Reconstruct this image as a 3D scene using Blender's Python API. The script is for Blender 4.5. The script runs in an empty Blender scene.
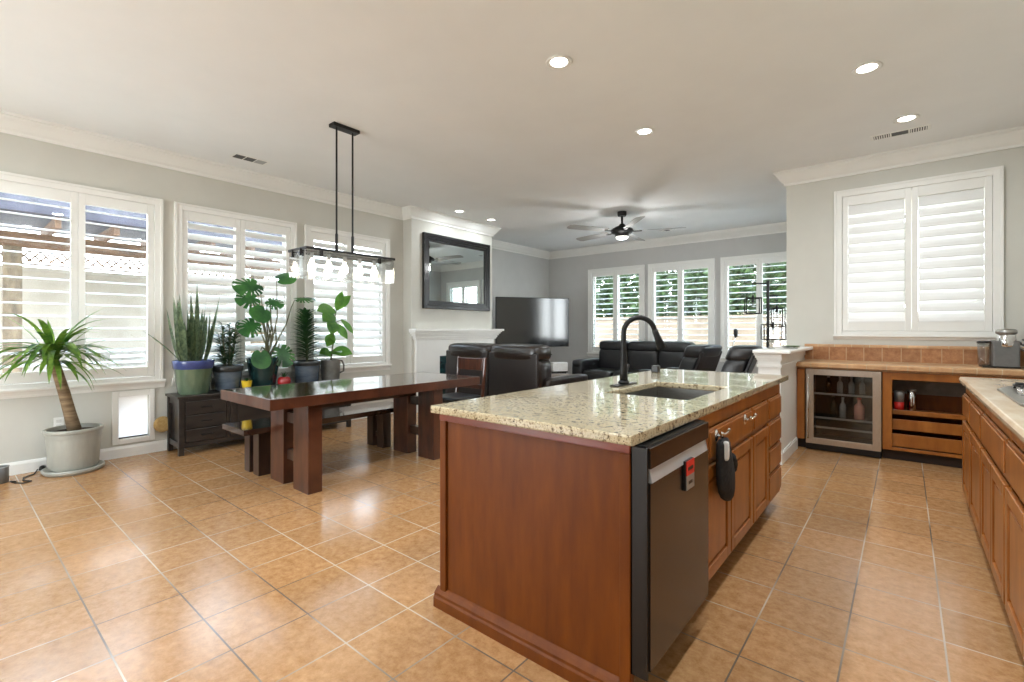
import bpy, bmesh, math, random
from mathutils import Vector, Matrix
random.seed(7)
PI = math.pi
SC = bpy.context.scene
COL = SC.collection

# ------------------------------------------------------------------ camera
H = 3.09
cam_d = bpy.data.cameras.new('camera')
cam = bpy.data.objects.new('camera', cam_d)
COL.objects.link(cam)
YAW = math.atan(393 / 475.0)
cam.location = (0, 0, 1.25)
cam.rotation_euler = (PI / 2, 0, YAW)
cam_d.sensor_fit = 'HORIZONTAL'
cam_d.sensor_width = 36.0
cam_d.lens = 36.0 * 475.0 / 1024.0
cam_d.shift_y = -(341 - 330) / 1024.0
cam_d.clip_start = 0.05
SC.camera = cam

# ------------------------------------------------------------------ exposure, world, sun
SC.view_settings.view_transform = 'Standard'
SC.view_settings.look = 'None'
SC.view_settings.gamma = 1.0
SC.view_settings.use_curve_mapping = False
SC.view_settings.exposure = 0.65
SKY_STRENGTH = 10.0
SUN_STRENGTH = 4.0
CAN_POWER = 12.0

w = bpy.data.worlds.new('world')
SC.world = w
w.use_nodes = True
nt = w.node_tree
nt.nodes.clear()
wo = nt.nodes.new('ShaderNodeOutputWorld')
wb = nt.nodes.new('ShaderNodeBackground')
tc = nt.nodes.new('ShaderNodeTexCoord')
sx = nt.nodes.new('ShaderNodeSeparateXYZ')
cr = nt.nodes.new('ShaderNodeValToRGB')
cr.color_ramp.elements[0].position = 0.0
cr.color_ramp.elements[0].color = (0.95, 0.97, 1.0, 1)
cr.color_ramp.elements[1].position = 0.6
cr.color_ramp.elements[1].color = (0.62, 0.78, 1.0, 1)
nt.links.new(tc.outputs['Generated'], sx.inputs[0])
nt.links.new(sx.outputs['Z'], cr.inputs[0])
nt.links.new(cr.outputs[0], wb.inputs['Color'])
wb.inputs['Strength'].default_value = SKY_STRENGTH
nt.links.new(wb.outputs[0], wo.inputs[0])

sun_d = bpy.data.lights.new('sun', 'SUN')
sun_d.energy = SUN_STRENGTH
sun_d.angle = math.radians(1.0)
sun_d.color = (1.0, 0.95, 0.86)
sun = bpy.data.objects.new('sun', sun_d)
COL.objects.link(sun)
sun.rotation_euler = Vector((-0.55, 0.45, -1.0)).to_track_quat('-Z', 'Y').to_euler()


def portal(name, loc, direction, sxz, syz):
    d = bpy.data.lights.new(name, 'AREA')
    d.shape = 'RECTANGLE'
    d.size = sxz
    d.size_y = syz
    d.cycles.is_portal = True
    o = bpy.data.objects.new(name, d)
    COL.objects.link(o)
    o.location = loc
    o.rotation_euler = Vector(direction).to_track_quat('-Z', 'Z').to_euler()
    return o


for yc in (0.83, 2.23, 3.637):
    portal('sky_portal', (-6.12, yc, 1.66), (1, 0, 0), 1.2, 1.8)
for xc in (-4.80, -3.40, -1.99):
    portal('sky_portal', (xc, 9.49, 1.66), (0, -1, 0), 1.2, 1.8)
for yc in (7.08, 8.22):
    portal('sky_portal', (-.85, yc, 1.66), (-1, 0, 0), .9, 1.8)
portal('sky_portal', (-3.85, -2.79, 1.1), (0, 1, 0), 1.9, 2.2)


# ------------------------------------------------------------------ materials
def lin(c):
    return tuple(((v / 255.0) / 12.92 if v / 255.0 <= 0.04045 else ((v / 255.0 + 0.055) / 1.055) ** 2.4) for v in c) + (1.0,)


def new_mat(name):
    m = bpy.data.materials.new(name)
    m.use_nodes = True
    t = m.node_tree
    b = t.nodes['Principled BSDF']
    return m, t, b


def mat(name, rgb, rough=0.5, metal=0.0, spec=0.5, rgb2=None, scale=8.0, stretch=(1, 1, 1), bump=0.0, bscale=None,
        detail=4.0, coat=0.0, contrast=(0.35, 0.65), coords='Object'):
    """Plain principled surface; with rgb2 a noise mixes the two colours, with bump a noise roughens it."""
    m, t, b = new_mat(name)
    b.inputs['Base Color'].default_value = lin(rgb)
    b.inputs['Roughness'].default_value = rough
    b.inputs['Metallic'].default_value = metal
    b.inputs['Specular IOR Level'].default_value = spec
    b.inputs['Coat Weight'].default_value = coat
    b.inputs['Coat Roughness'].default_value = 0.08
    c = t.nodes.new('ShaderNodeTexCoord')
    mp = t.nodes.new('ShaderNodeMapping')
    mp.inputs['Scale'].default_value = stretch
    t.links.new(c.outputs[coords], mp.inputs['Vector'])
    if rgb2 is not None:
        n = t.nodes.new('ShaderNodeTexNoise')
        n.inputs['Scale'].default_value = scale
        n.inputs['Detail'].default_value = detail
        n.inputs['Roughness'].default_value = 0.6
        r = t.nodes.new('ShaderNodeValToRGB')
        r.color_ramp.elements[0].position = contrast[0]
        r.color_ramp.elements[1].position = contrast[1]
        r.color_ramp.elements[0].color = lin(rgb)
        r.color_ramp.elements[1].color = lin(rgb2)
        t.links.new(mp.outputs[0], n.inputs['Vector'])
        t.links.new(n.outputs['Fac'], r.inputs[0])
        t.links.new(r.outputs[0], b.inputs['Base Color'])
    if bump > 0:
        n2 = t.nodes.new('ShaderNodeTexNoise')
        n2.inputs['Scale'].default_value = bscale or scale * 3
        n2.inputs['Detail'].default_value = 3
        bp = t.nodes.new('ShaderNodeBump')
        bp.inputs['Strength'].default_value = bump
        bp.inputs['Distance'].default_value = 0.01
        t.links.new(mp.outputs[0], n2.inputs['Vector'])
        t.links.new(n2.outputs['Fac'], bp.inputs['Height'])
        t.links.new(bp.outputs[0], b.inputs['Normal'])
    return m


def tile_mat(name, rgb_a, rgb_b, grout, size, ox, oy, plane='XY', rough=0.3, mortar=0.0035, nscale=7.0, dark=None):
    m, t, b = new_mat(name)
    g = t.nodes.new('ShaderNodeNewGeometry')
    mp = t.nodes.new('ShaderNodeMapping')
    mp.vector_type = 'POINT'
    mp.inputs['Location'].default_value = (-ox + 40 * size, -oy + 40 * size, 0)
    if plane == 'XY':
        t.links.new(g.outputs['Position'], mp.inputs['Vector'])
    else:
        s = t.nodes.new('ShaderNodeSeparateXYZ')
        cb = t.nodes.new('ShaderNodeCombineXYZ')
        t.links.new(g.outputs['Position'], s.inputs[0])
        t.links.new(s.outputs['X'], cb.inputs['X'])
        t.links.new(s.outputs['Z'], cb.inputs['Y'])
        t.links.new(cb.outputs[0], mp.inputs['Vector'])
    br = t.nodes.new('ShaderNodeTexBrick')
    br.offset = 0.0
    br.squash = 1.0
    br.inputs['Scale'].default_value = 1.0
    br.inputs['Brick Width'].default_value = size
    br.inputs['Row Height'].default_value = size
    br.inputs['Mortar Size'].default_value = mortar
    br.inputs['Mortar Smooth'].default_value = 0.1
    br.inputs['Bias'].default_value = 0.0
    br.inputs['Color1'].default_value = (0.9, 0.9, 0.9, 1)
    br.inputs['Color2'].default_value = (1.06, 1.04, 1.02, 1)
    br.inputs['Mortar'].default_value = (1, 1, 1, 1)
    t.links.new(mp.outputs[0], br.inputs['Vector'])
    n = t.nodes.new('ShaderNodeTexNoise')
    n.inputs['Scale'].default_value = nscale
    n.inputs['Detail'].default_value = 9
    n.inputs['Roughness'].default_value = 0.76
    t.links.new(g.outputs['Position'], n.inputs['Vector'])
    r = t.nodes.new('ShaderNodeValToRGB')
    r.color_ramp.elements[0].position = 0.36
    r.color_ramp.elements[1].position = 0.64
    r.color_ramp.elements[0].color = lin(rgb_a)
    r.color_ramp.elements[1].color = lin(rgb_b)
    if dark:
        e = r.color_ramp.elements.new(0.47)
        e.color = lin(dark)
    t.links.new(n.outputs['Fac'], r.inputs[0])
    mx = t.nodes.new('ShaderNodeMix')
    mx.data_type = 'RGBA'
    mx.blend_type = 'MULTIPLY'
    mx.inputs['Factor'].default_value = 1.0
    t.links.new(r.outputs[0], mx.inputs['A'])
    t.links.new(br.outputs['Color'], mx.inputs['B'])
    # grout: some joints pale, some dark
    gn = t.nodes.new('ShaderNodeTexNoise')
    gn.inputs['Scale'].default_value = 1.1
    gn.inputs['Detail'].default_value = 1
    t.links.new(g.outputs['Position'], gn.inputs['Vector'])
    gr = t.nodes.new('ShaderNodeValToRGB')
    gr.color_ramp.elements[0].position = 0.42
    gr.color_ramp.elements[1].position = 0.58
    gr.color_ramp.elements[0].color = lin(grout[0])
    gr.color_ramp.elements[1].color = lin(grout[1])
    t.links.new(gn.outputs['Fac'], gr.inputs[0])
    mx2 = t.nodes.new('ShaderNodeMix')
    mx2.data_type = 'RGBA'
    t.links.new(br.outputs['Fac'], mx2.inputs['Factor'])
    t.links.new(mx.outputs['Result'], mx2.inputs['A'])
    t.links.new(gr.outputs[0], mx2.inputs['B'])
    t.links.new(mx2.outputs['Result'], b.inputs['Base Color'])
    b.inputs['Roughness'].default_value = rough
    rm = t.nodes.new('ShaderNodeMapRange')
    rm.inputs['From Min'].default_value = 0.3
    rm.inputs['From Max'].default_value = 0.7
    rm.inputs['To Min'].default_value = rough * 0.85
    rm.inputs['To Max'].default_value = rough * 1.25
    t.links.new(n.outputs['Fac'], rm.inputs['Value'])
    t.links.new(rm.outputs[0], b.inputs['Roughness'])
    sub = t.nodes.new('ShaderNodeMath')
    sub.operation = 'MULTIPLY_ADD'
    sub.inputs[1].default_value = -1.0
    t.links.new(br.outputs['Fac'], sub.inputs[0])
    mul = t.nodes.new('ShaderNodeMath')
    mul.operation = 'MULTIPLY'
    mul.inputs[1].default_value = 0.12
    t.links.new(n.outputs['Fac'], mul.inputs[0])
    t.links.new(mul.outputs[0], sub.inputs[2])
    bp = t.nodes.new('ShaderNodeBump')
    bp.inputs['Strength'].default_value = 0.35
    bp.inputs['Distance'].default_value = 0.003
    t.links.new(sub.outputs[0], bp.inputs['Height'])
    t.links.new(bp.outputs[0], b.inputs['Normal'])
    return m


def granite_mat():
    m, t, b = new_mat('speckled_granite')
    c = t.nodes.new('ShaderNodeTexCoord')
    n = t.nodes.new('ShaderNodeTexNoise')
    n.inputs['Scale'].default_value = 50
    n.inputs['Detail'].default_value = 7
    n.inputs['Roughness'].default_value = 0.75
    t.links.new(c.outputs['Object'], n.inputs['Vector'])
    r = t.nodes.new('ShaderNodeValToRGB')
    els = r.color_ramp.elements
    els[0].position = 0.34
    els[0].color = lin((52, 44, 38))
    els[1].position = 0.72
    els[1].color = lin((226, 216, 190))
    for p, cc in ((0.41, (112, 94, 72)), (0.46, (180, 164, 132)), (0.55, (204, 192, 162)), (0.61, (156, 132, 96))):
        e = els.new(p)
        e.color = lin(cc)
    t.links.new(n.outputs['Fac'], r.inputs[0])
    v = t.nodes.new('ShaderNodeTexVoronoi')
    v.inputs['Scale'].default_value = 120
    t.links.new(c.outputs['Object'], v.inputs['Vector'])
    n2 = t.nodes.new('ShaderNodeTexNoise')
    n2.inputs['Scale'].default_value = 38
    n2.inputs['Detail'].default_value = 3
    t.links.new(c.outputs['Object'], n2.inputs['Vector'])
    ad = t.nodes.new('ShaderNodeMath')
    ad.operation = 'MULTIPLY_ADD'
    ad.inputs[1].default_value = 1.2
    t.links.new(n2.outputs['Fac'], ad.inputs[0])
    t.links.new(v.outputs['Distance'], ad.inputs[2])
    r2 = t.nodes.new('ShaderNodeValToRGB')
    r2.color_ramp.elements[0].position = 0.69
    r2.color_ramp.elements[0].color = (1, 1, 1, 1)
    r2.color_ramp.elements[1].position = 0.75
    r2.color_ramp.elements[1].color = (0, 0, 0, 1)
    t.links.new(ad.outputs[0], r2.inputs[0])
    mx = t.nodes.new('ShaderNodeMix')
    mx.data_type = 'RGBA'
    mx.inputs['B'].default_value = lin((66, 54, 44))
    t.links.new(r2.outputs[0], mx.inputs['Factor'])
    t.links.new(r.outputs[0], mx.inputs['A'])
    t.links.new(mx.outputs['Result'], b.inputs['Base Color'])
    b.inputs['Roughness'].default_value = 0.09
    b.inputs['Coat Weight'].default_value = 0.4
    b.inputs['Coat Roughness'].default_value = 0.03
    return m


def glass_mat(name, tint=(1, 1, 1), refl=0.07, rough=0.02):
    m, t, b = new_mat(name)
    t.nodes.remove(b)
    out = [n for n in t.nodes if n.type == 'OUTPUT_MATERIAL'][0]
    tr = t.nodes.new('ShaderNodeBsdfTransparent')
    tr.inputs['Color'].default_value = tuple(tint) + (1,)
    gl = t.nodes.new('ShaderNodeBsdfGlossy')
    gl.inputs['Roughness'].default_value = rough
    fr = t.nodes.new('ShaderNodeLayerWeight')
    fr.inputs['Blend'].default_value = 0.25
    mr = t.nodes.new('ShaderNodeMapRange')
    mr.inputs['To Min'].default_value = refl
    mr.inputs['To Max'].default_value = 0.7
    mx = t.nodes.new('ShaderNodeMixShader')
    t.links.new(fr.outputs['Facing'], mr.inputs['Value'])
    t.links.new(mr.outputs[0], mx.inputs['Fac'])
    t.links.new(tr.outputs[0], mx.inputs[1])
    t.links.new(gl.outputs[0], mx.inputs[2])
    t.links.new(mx.outputs[0], out.inputs['Surface'])
    return m


def emit_mat(name, rgb, strength):
    m, t, b = new_mat(name)
    b.inputs['Base Color'].default_value = (0.9, 0.9, 0.9, 1)
    b.inputs['Emission Color'].default_value = lin(rgb)
    b.inputs['Emission Strength'].default_value = strength
    return m


def leaf_mat(name, a, b2, rough=0.42, scale=6.0):
    m = mat(name, a, rough=rough, rgb2=b2, scale=scale, spec=0.4)
    t = m.node_tree
    b = t.nodes['Principled BSDF']
    b.inputs['Subsurface Weight'].default_value = 0.0
    out = [n for n in t.nodes if n.type == 'OUTPUT_MATERIAL'][0]
    tl = t.nodes.new('ShaderNodeBsdfTranslucent')
    ramp = [n for n in t.nodes if n.type == 'VALTORGB'][0]
    t.links.new(ramp.outputs[0], tl.inputs['Color'])
    mx = t.nodes.new('ShaderNodeMixShader')
    mx.inputs['Fac'].default_value = 0.3
    t.links.new(b.outputs[0], mx.inputs[1])
    t.links.new(tl.outputs[0], mx.inputs[2])
    t.links.new(mx.outputs[0], out.inputs['Surface'])
    return m


M = {}
M['wall'] = mat('greige_wall_paint', (205, 203, 194), 0.85, rgb2=(209, 207, 198), scale=3, bump=0.03, bscale=180)
M['wall_blue'] = mat('cool_grey_wall_paint', (194, 193, 190), 0.85, rgb2=(198, 197, 194), scale=3, bump=0.03, bscale=180)
M['ceiling'] = mat('ceiling_paint', (236, 237, 236), 0.9, rgb2=(239, 240, 239), scale=2, bump=0.03, bscale=200)
M['white'] = mat('white_trim_paint', (236, 235, 230), 0.4, rgb2=(239, 238, 233), scale=4)
M['louver'] = mat('white_louver_paint', (238, 238, 236), 0.35, rgb2=(241, 241, 239), scale=4)
M['floor'] = tile_mat('terracotta_floor_tile', (162, 118, 76), (196, 154, 108), ((112, 98, 84), (206, 190, 166)), 0.307, -0.185, 0.425,
                      rough=0.2, dark=(178, 134, 90), nscale=22)
M['counter_tile'] = tile_mat('tan_counter_tile', (188, 142, 100), (212, 172, 130), ((206, 184, 150), (190, 164, 130)), 0.155, 0.02, 5.80, rough=0.3)
M['splash_tile'] = tile_mat('brown_backsplash_tile', (146, 96, 60), (186, 136, 94), ((196, 168, 134), (186, 156, 122)), 0.155, -0.03, 0.915, plane='XZ', rough=0.35, nscale=12)
M['cherry'] = mat('cherry_wood', (92, 43, 6), 0.42, rgb2=(122, 64, 12), scale=3.0, stretch=(5, 5, 0.8), detail=6, contrast=(0.3, 0.75), spec=.25)
M['cherry_h'] = mat('cherry_wood_face', (138, 78, 26), 0.34, rgb2=(176, 110, 46), scale=3.0, stretch=(4, 4, 1.0), detail=6, contrast=(0.3, 0.75), coat=0.1)
M['cherry_red'] = mat('reddish_cherry_rail', (112, 44, 24), 0.35, rgb2=(136, 58, 34), scale=4, stretch=(1, 1, 6), coat=0.2)
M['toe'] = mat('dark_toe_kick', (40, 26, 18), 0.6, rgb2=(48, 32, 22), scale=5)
M['granite'] = granite_mat()
M['stone'] = mat('cream_stone_counter', (206, 180, 146), 0.2, rgb2=(226, 206, 176), scale=5, stretch=(3, 1, 3), coat=0.3)
M['steel'] = mat('brushed_steel', (176, 174, 170), 0.3, metal=1.0, rgb2=(160, 158, 154), scale=30, stretch=(1, 1, 12))
M['steel_warm'] = mat('warm_brushed_steel', (206, 194, 180), 0.36, metal=0.9, rgb2=(192, 180, 166), scale=30, stretch=(12, 1, 1))
M['chrome'] = mat('polished_chrome', (226, 226, 226), 0.1, metal=1.0)
M['slate'] = mat('dark_slate_steel', (94, 84, 78), 0.24, metal=0.9, rgb2=(88, 78, 72), scale=20, stretch=(1, 12, 1))
M['black'] = mat('matte_black_metal', (22, 21, 21), 0.4, metal=0.3)
M['black_plastic'] = mat('black_plastic', (16, 16, 17), 0.35)
M['espresso'] = mat('espresso_wood', (44, 30, 24), 0.3, rgb2=(66, 44, 34), scale=4, stretch=(4, 4, 0.8), coat=0.3)
M['table_top'] = mat('polished_espresso_table_top', (46, 32, 26), 0.09, rgb2=(76, 52, 42), scale=3, stretch=(6, 0.8, 1), coat=0.8)
M['table_edge'] = mat('reddish_brown_table_wood', (58, 30, 20), 0.28, rgb2=(92, 52, 34), scale=3, stretch=(5, 1.2, 1.0), coat=0.3)
M['dark_wood'] = mat('dark_sideboard_wood', (34, 30, 28), 0.35, rgb2=(50, 44, 40), scale=4, stretch=(1, 1, 5), coat=0.2)
M['leather'] = mat('black_leather', (30, 30, 31), 0.34, rgb2=(40, 40, 41), scale=6, bump=0.25, bscale=14, spec=0.6)
M['leather_br'] = mat('dark_brown_leather', (30, 24, 21), 0.28, rgb2=(44, 34, 29), scale=6, bump=0.3, bscale=12, spec=0.6)
M['leather_flat'] = mat('dark_brown_leather_panel', (36, 30, 28), 0.4, rgb2=(44, 37, 34), scale=3, bump=0.05, bscale=60, spec=0.5)
M['mirror'] = mat('mirror_glass', (205, 212, 210), 0.01, metal=1.0)
M['frame_black'] = mat('black_frame_lacquer', (18, 17, 18), 0.3, rgb2=(24, 23, 24), scale=6, coat=0.15)
M['screen'] = mat('tv_screen_glass', (8, 9, 10), 0.12, spec=0.8, coat=0.6)
M['glass'] = glass_mat('window_glass', (0.98, 1.0, 0.99), 0.04)
M['glass_shade'] = glass_mat('clear_shade_glass', (0.95, 0.96, 0.96), 0.16)
M['glass_fridge'] = glass_mat('dark_fridge_glass', (0.86, 0.86, 0.85), 0.05)
M['bulb'] = emit_mat('glowing_bulb', (255, 240, 214), 12.0)
M['can_glow'] = emit_mat('recessed_lamp_glow', (255, 250, 240), 7.0)
M['leaf_green'] = leaf_mat('fresh_green_leaf', (58, 110, 34), (110, 158, 62))
M['leaf_palm'] = leaf_mat('palm_leaf', (44, 92, 30), (132, 168, 66), scale=9)
M['leaf_dark'] = leaf_mat('dark_green_leaf', (34, 64, 36), (62, 100, 52))
M['leaf_snake'] = leaf_mat('banded_snake_leaf', (58, 80, 58), (124, 140, 104), scale=26)
M['leaf_monstera'] = leaf_mat('glossy_split_leaf', (36, 76, 46), (78, 134, 66), rough=0.3, scale=4)
M['trunk'] = mat('ringed_trunk_bark', (110, 88, 64), 0.85, rgb2=(150, 128, 98), scale=6, stretch=(1, 1, 8), bump=0.5)
M['stem'] = mat('green_brown_stem', (92, 96, 70), 0.6, rgb2=(120, 116, 88), scale=8)
M['soil'] = mat('potting_soil', (44, 34, 26), 0.95, rgb2=(66, 52, 40), scale=30, bump=0.6)
M['pot_grey'] = mat('grey_glazed_pot', (150, 150, 142), 0.45, rgb2=(172, 171, 160), scale=5, stretch=(1, 1, 0.4), bump=0.1)
M['pot_green'] = mat('green_glaze', (62, 84, 66), 0.2, rgb2=(104, 120, 96), scale=6, stretch=(1, 1, 0.3), coat=0.5)
M['pot_blue'] = mat('cobalt_blue_glaze', (52, 66, 120), 0.22, rgb2=(70, 84, 140), scale=6, coat=0.5)
M['pot_slate'] = mat('slate_blue_glaze', (70, 84, 100), 0.25, rgb2=(100, 112, 124), scale=5, stretch=(1, 1, 3), coat=0.5)
M['pot_dark'] = mat('dark_rim_glaze', (38, 42, 44), 0.3, rgb2=(52, 56, 58), scale=5, coat=0.4)
M['pot_teal'] = mat('dark_teal_glaze', (22, 46, 48), 0.15, rgb2=(34, 62, 62), scale=4, coat=0.6)
M['pot_yellow'] = mat('yellow_glaze', (226, 190, 48), 0.35, rgb2=(232, 200, 62), scale=4)
M['pot_red'] = mat('red_glaze', (150, 30, 32), 0.2, rgb2=(170, 40, 40), scale=4, coat=0.5)
M['pot_stone'] = mat('grey_stone_pot', (104, 102, 96), 0.6, rgb2=(126, 124, 118), scale=10, bump=0.15)
M['fabric_taupe'] = mat('taupe_fabric', (128, 116, 106), 0.9, rgb2=(142, 130, 120), scale=60, bump=0.3)
M['mitt'] = mat('black_quilted_cloth', (22, 22, 23), 0.85, rgb2=(34, 34, 35), scale=40, bump=0.5, bscale=60)
M['cloth_white'] = mat('white_lining_cloth', (216, 214, 208), 0.9, rgb2=(224, 222, 217), scale=40, bump=0.2)
M['red'] = mat('red_enamel', (206, 40, 30), 0.4)
M['silver'] = mat('silver_plastic', (166, 168, 168), 0.35, metal=0.6)
M['strip'] = mat('pale_brushed_strip', (206, 212, 216), 0.35, metal=0.5)
M['grey_body'] = mat('charcoal_grey_plastic', (104, 104, 102), 0.4, rgb2=(112, 112, 110), scale=20)
M['tan'] = mat('tan_weave', (176, 140, 84), 0.8, rgb2=(196, 164, 106), scale=50, bump=0.4)
M['cable'] = mat('black_cable_rubber', (20, 20, 20), 0.6)
M['bottle_dark'] = mat('dark_bottle_glass', (30, 40, 30), 0.12, coat=0.5)
M['bottle_clear'] = mat('clear_pale_bottle', (168, 172, 170), 0.15, coat=0.5)
M['bottle_pink'] = mat('pink_bottle', (216, 150, 134), 0.2, coat=0.5)
M['fan_grey'] = mat('grey_fan_blade_wood', (150, 148, 144), 0.5, rgb2=(164, 162, 158), scale=4, stretch=(1, 8, 1))
M['frost'] = emit_mat('frosted_fan_lamp', (255, 250, 240), .8)
M['tank'] = glass_mat('smoked_water_tank', (0.78, 0.78, 0.76), 0.12, 0.05)
M['stucco'] = mat('sunlit_fence_paint', (150, 142, 130), 0.9, rgb2=(164, 156, 144), scale=3, bump=0.2)
M['block'] = mat('tan_block_wall', (112, 94, 78), 0.9, rgb2=(128, 110, 94), scale=2, bump=0.2)
M['patio'] = mat('patio_concrete', (196, 190, 180), 0.9, rgb2=(206, 200, 190), scale=2)
M['lawn'] = mat('lawn_grass_green', (74, 94, 40), 0.95, rgb2=(104, 120, 60), scale=8, bump=0.4)
M['beam'] = mat('weathered_pergola_wood', (84, 62, 48), 0.85, rgb2=(120, 92, 70), scale=5, stretch=(4, 0.8, 4), bump=0.3)
M['beam_dark'] = mat('dark_pergola_rafter', (44, 42, 52), 0.8, rgb2=(62, 60, 72), scale=6)
M['bark'] = mat('rough_brown_bark', (84, 72, 58), 0.95, rgb2=(120, 104, 84), scale=12, stretch=(1, 1, 0.4), bump=0.8)
M['hedge'] = leaf_mat('hedge_leaf', (28, 46, 24), (78, 102, 54), rough=0.55, scale=3)


# ------------------------------------------------------------------ mesh builder
class MB:
    def __init__(self):
        self.bm = bmesh.new()

    def box(self, x0, x1, y0, y1, z0, z1, rot=None, pivot=None):
        vs = [(x0, y0, z0), (x1, y0, z0), (x1, y1, z0), (x0, y1, z0), (x0, y0, z1), (x1, y0, z1), (x1, y1, z1), (x0, y1, z1)]
        if rot is not None:
            p = Vector(pivot if pivot else ((x0 + x1) / 2, (y0 + y1) / 2, (z0 + z1) / 2))
            vs = [tuple(rot @ (Vector(v) - p) + p) for v in vs]
        v = [self.bm.verts.new(c) for c in vs]
        for f in ((0, 3, 2, 1), (4, 5, 6, 7), (0, 1, 5, 4), (1, 2, 6, 5), (2, 3, 7, 6), (3, 0, 4, 7)):
            self.bm.faces.new([v[i] for i in f])
        return self

    def tube(self, pts, r, n=10, r2=None, cap=True, radii=None):
        pts = [Vector(p) for p in pts]
        rings = []
        up = None
        L = len(pts)
        for i, p in enumerate(pts):
            d = (pts[min(i + 1, L - 1)] - pts[max(i - 1, 0)]).normalized()
            if up is None:
                up = Vector((0, 0, 1)) if abs(d.z) < 0.9 else Vector((1, 0, 0))
            a = d.cross(up)
            if a.length < 1e-6:
                a = d.cross(Vector((0, 1, 0)))
            a.normalize()
            b = a.cross(d).normalized()
            up = b
            if radii:
                rr = radii[i]
            else:
                rr = r if r2 is None else r + (r2 - r) * i / max(L - 1, 1)
            rings.append([self.bm.verts.new(p + a * math.cos(2 * PI * k / n) * rr + b * math.sin(2 * PI * k / n) * rr) for k in range(n)])
        for i in range(L - 1):
            for k in range(n):
                self.bm.faces.new((rings[i][k], rings[i][(k + 1) % n], rings[i + 1][(k + 1) % n], rings[i + 1][k]))
        if cap:
            self.bm.faces.new(rings[0][::-1])
            self.bm.faces.new(rings[-1])
        return self

    def lathe(self, prof, c=(0, 0, 0), n=32, closed=True):
        cx, cy, cz = c
        rings = []
        for r, z in prof:
            if r < 1e-5:
                rings.append([self.bm.verts.new((cx, cy, cz + z))])
            else:
                rings.append([self.bm.verts.new((cx + r * math.cos(2 * PI * k / n), cy + r * math.sin(2 * PI * k / n), cz + z)) for k in range(n)])
        for a, b in zip(rings[:-1], rings[1:]):
            for k in range(n):
                k2 = (k + 1) % n
                if len(a) == 1 and len(b) == 1:
                    continue
                if len(a) == 1:
                    self.bm.faces.new((a[0], b[k2], b[k]))
                elif len(b) == 1:
                    self.bm.faces.new((a[k], a[k2], b[0]))
                else:
                    self.bm.faces.new((a[k], a[k2], b[k2], b[k]))
        return self

    def prism(self, poly, axis, a0, a1):
        """poly: 2-D outline, extruded along axis 'X','Y','Z' from a0 to a1 (outline in the two other axes)."""
        def P(p, a):
            if axis == 'X':
                return (a, p[0], p[1])
            if axis == 'Y':
                return (p[0], a, p[1])
            return (p[0], p[1], a)
        A = [self.bm.verts.new(P(p, a0)) for p in poly]
        B = [self.bm.verts.new(P(p, a1)) for p in poly]
        n = len(poly)
        for i in range(n):
            self.bm.faces.new((A[i], A[(i + 1) % n], B[(i + 1) % n], B[i]))
        self.bm.faces.new(A[::-1])
        self.bm.faces.new(B)
        return self

    def puff(self, x0, x1, y0, y1, z0, z1, e=0.35, nu=28, nv=16, rot=None):
        """superellipsoid cushion"""
        c = Vector(((x0 + x1) / 2, (y0 + y1) / 2, (z0 + z1) / 2))
        h = ((x1 - x0) / 2, (y1 - y0) / 2, (z1 - z0) / 2)

        def sp(v, p):
            return math.copysign(abs(v) ** p, v)
        rings = []
        for j in range(nv + 1):
            ph = -PI / 2 + PI * j / nv
            cp, s = sp(math.cos(ph), e), sp(math.sin(ph), e)
            ring = []
            for i in range(nu):
                th = 2 * PI * i / nu
                v = Vector((h[0] * cp * sp(math.cos(th), e), h[1] * cp * sp(math.sin(th), e), h[2] * s))
                if rot is not None:
                    v = rot @ v
                ring.append(v + c)
            rings.append(ring)
        bot = self.bm.verts.new(rings[0][0])
        top = self.bm.verts.new(rings[-1][0])
        rv = [[self.bm.verts.new(v) for v in r] for r in rings[1:-1]]
        for i in range(nu):
            self.bm.faces.new((bot, rv[0][(i + 1) % nu], rv[0][i]))
            self.bm.faces.new((top, rv[-1][i], rv[-1][(i + 1) % nu]))
        for a, b in zip(rv[:-1], rv[1:]):
            for i in range(nu):
                self.bm.faces.new((a[i], a[(i + 1) % nu], b[(i + 1) % nu], b[i]))
        return self

    def leaf(self, base, d, length, width, droop=0.3, n=6, fold=0.15, shape=0.5, up=(0, 0, 1), split=0):
        """arched tapering blade with a folded midrib; shape = where along it the blade is widest; split = lobes cut from the sides"""
        p = Vector(base)
        d = Vector(d).normalized()
        upv = Vector(up)
        side = d.cross(upv)
        if side.length < 1e-4:
            side = d.cross(Vector((1, 0, 0)))
        side.normalize()
        prev = None
        st = length / n
        for i in range(n + 1):
            t = i / n
            if t <= shape:
                q = t / shape
                wd = width * (0.25 + 0.75 * math.sin(q * PI / 2))
            else:
                q = (t - shape) / (1 - shape)
                wd = width * math.cos(q * PI / 2)
            wd = max(wd, 0.0008)
            if split and i % 2 == 1 and 0 < i < n:
                wd *= 0.45
            nrm = side.cross(d).normalized()
            row = [self.bm.verts.new(p - side * wd / 2 + nrm * fold * wd * 0.5), self.bm.verts.new(p), self.bm.verts.new(p + side * wd / 2 + nrm * fold * wd * 0.5)]
            if prev:
                self.bm.faces.new((prev[0], prev[1], row[1], row[0]))
                self.bm.faces.new((prev[1], prev[2], row[2], row[1]))
            prev = row
            d = (d + Vector((0, 0, -1)) * droop / n).normalized()
            s2 = side - d * side.dot(d)
            side = s2.normalized()
            p = p + d * st
        return self

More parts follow.
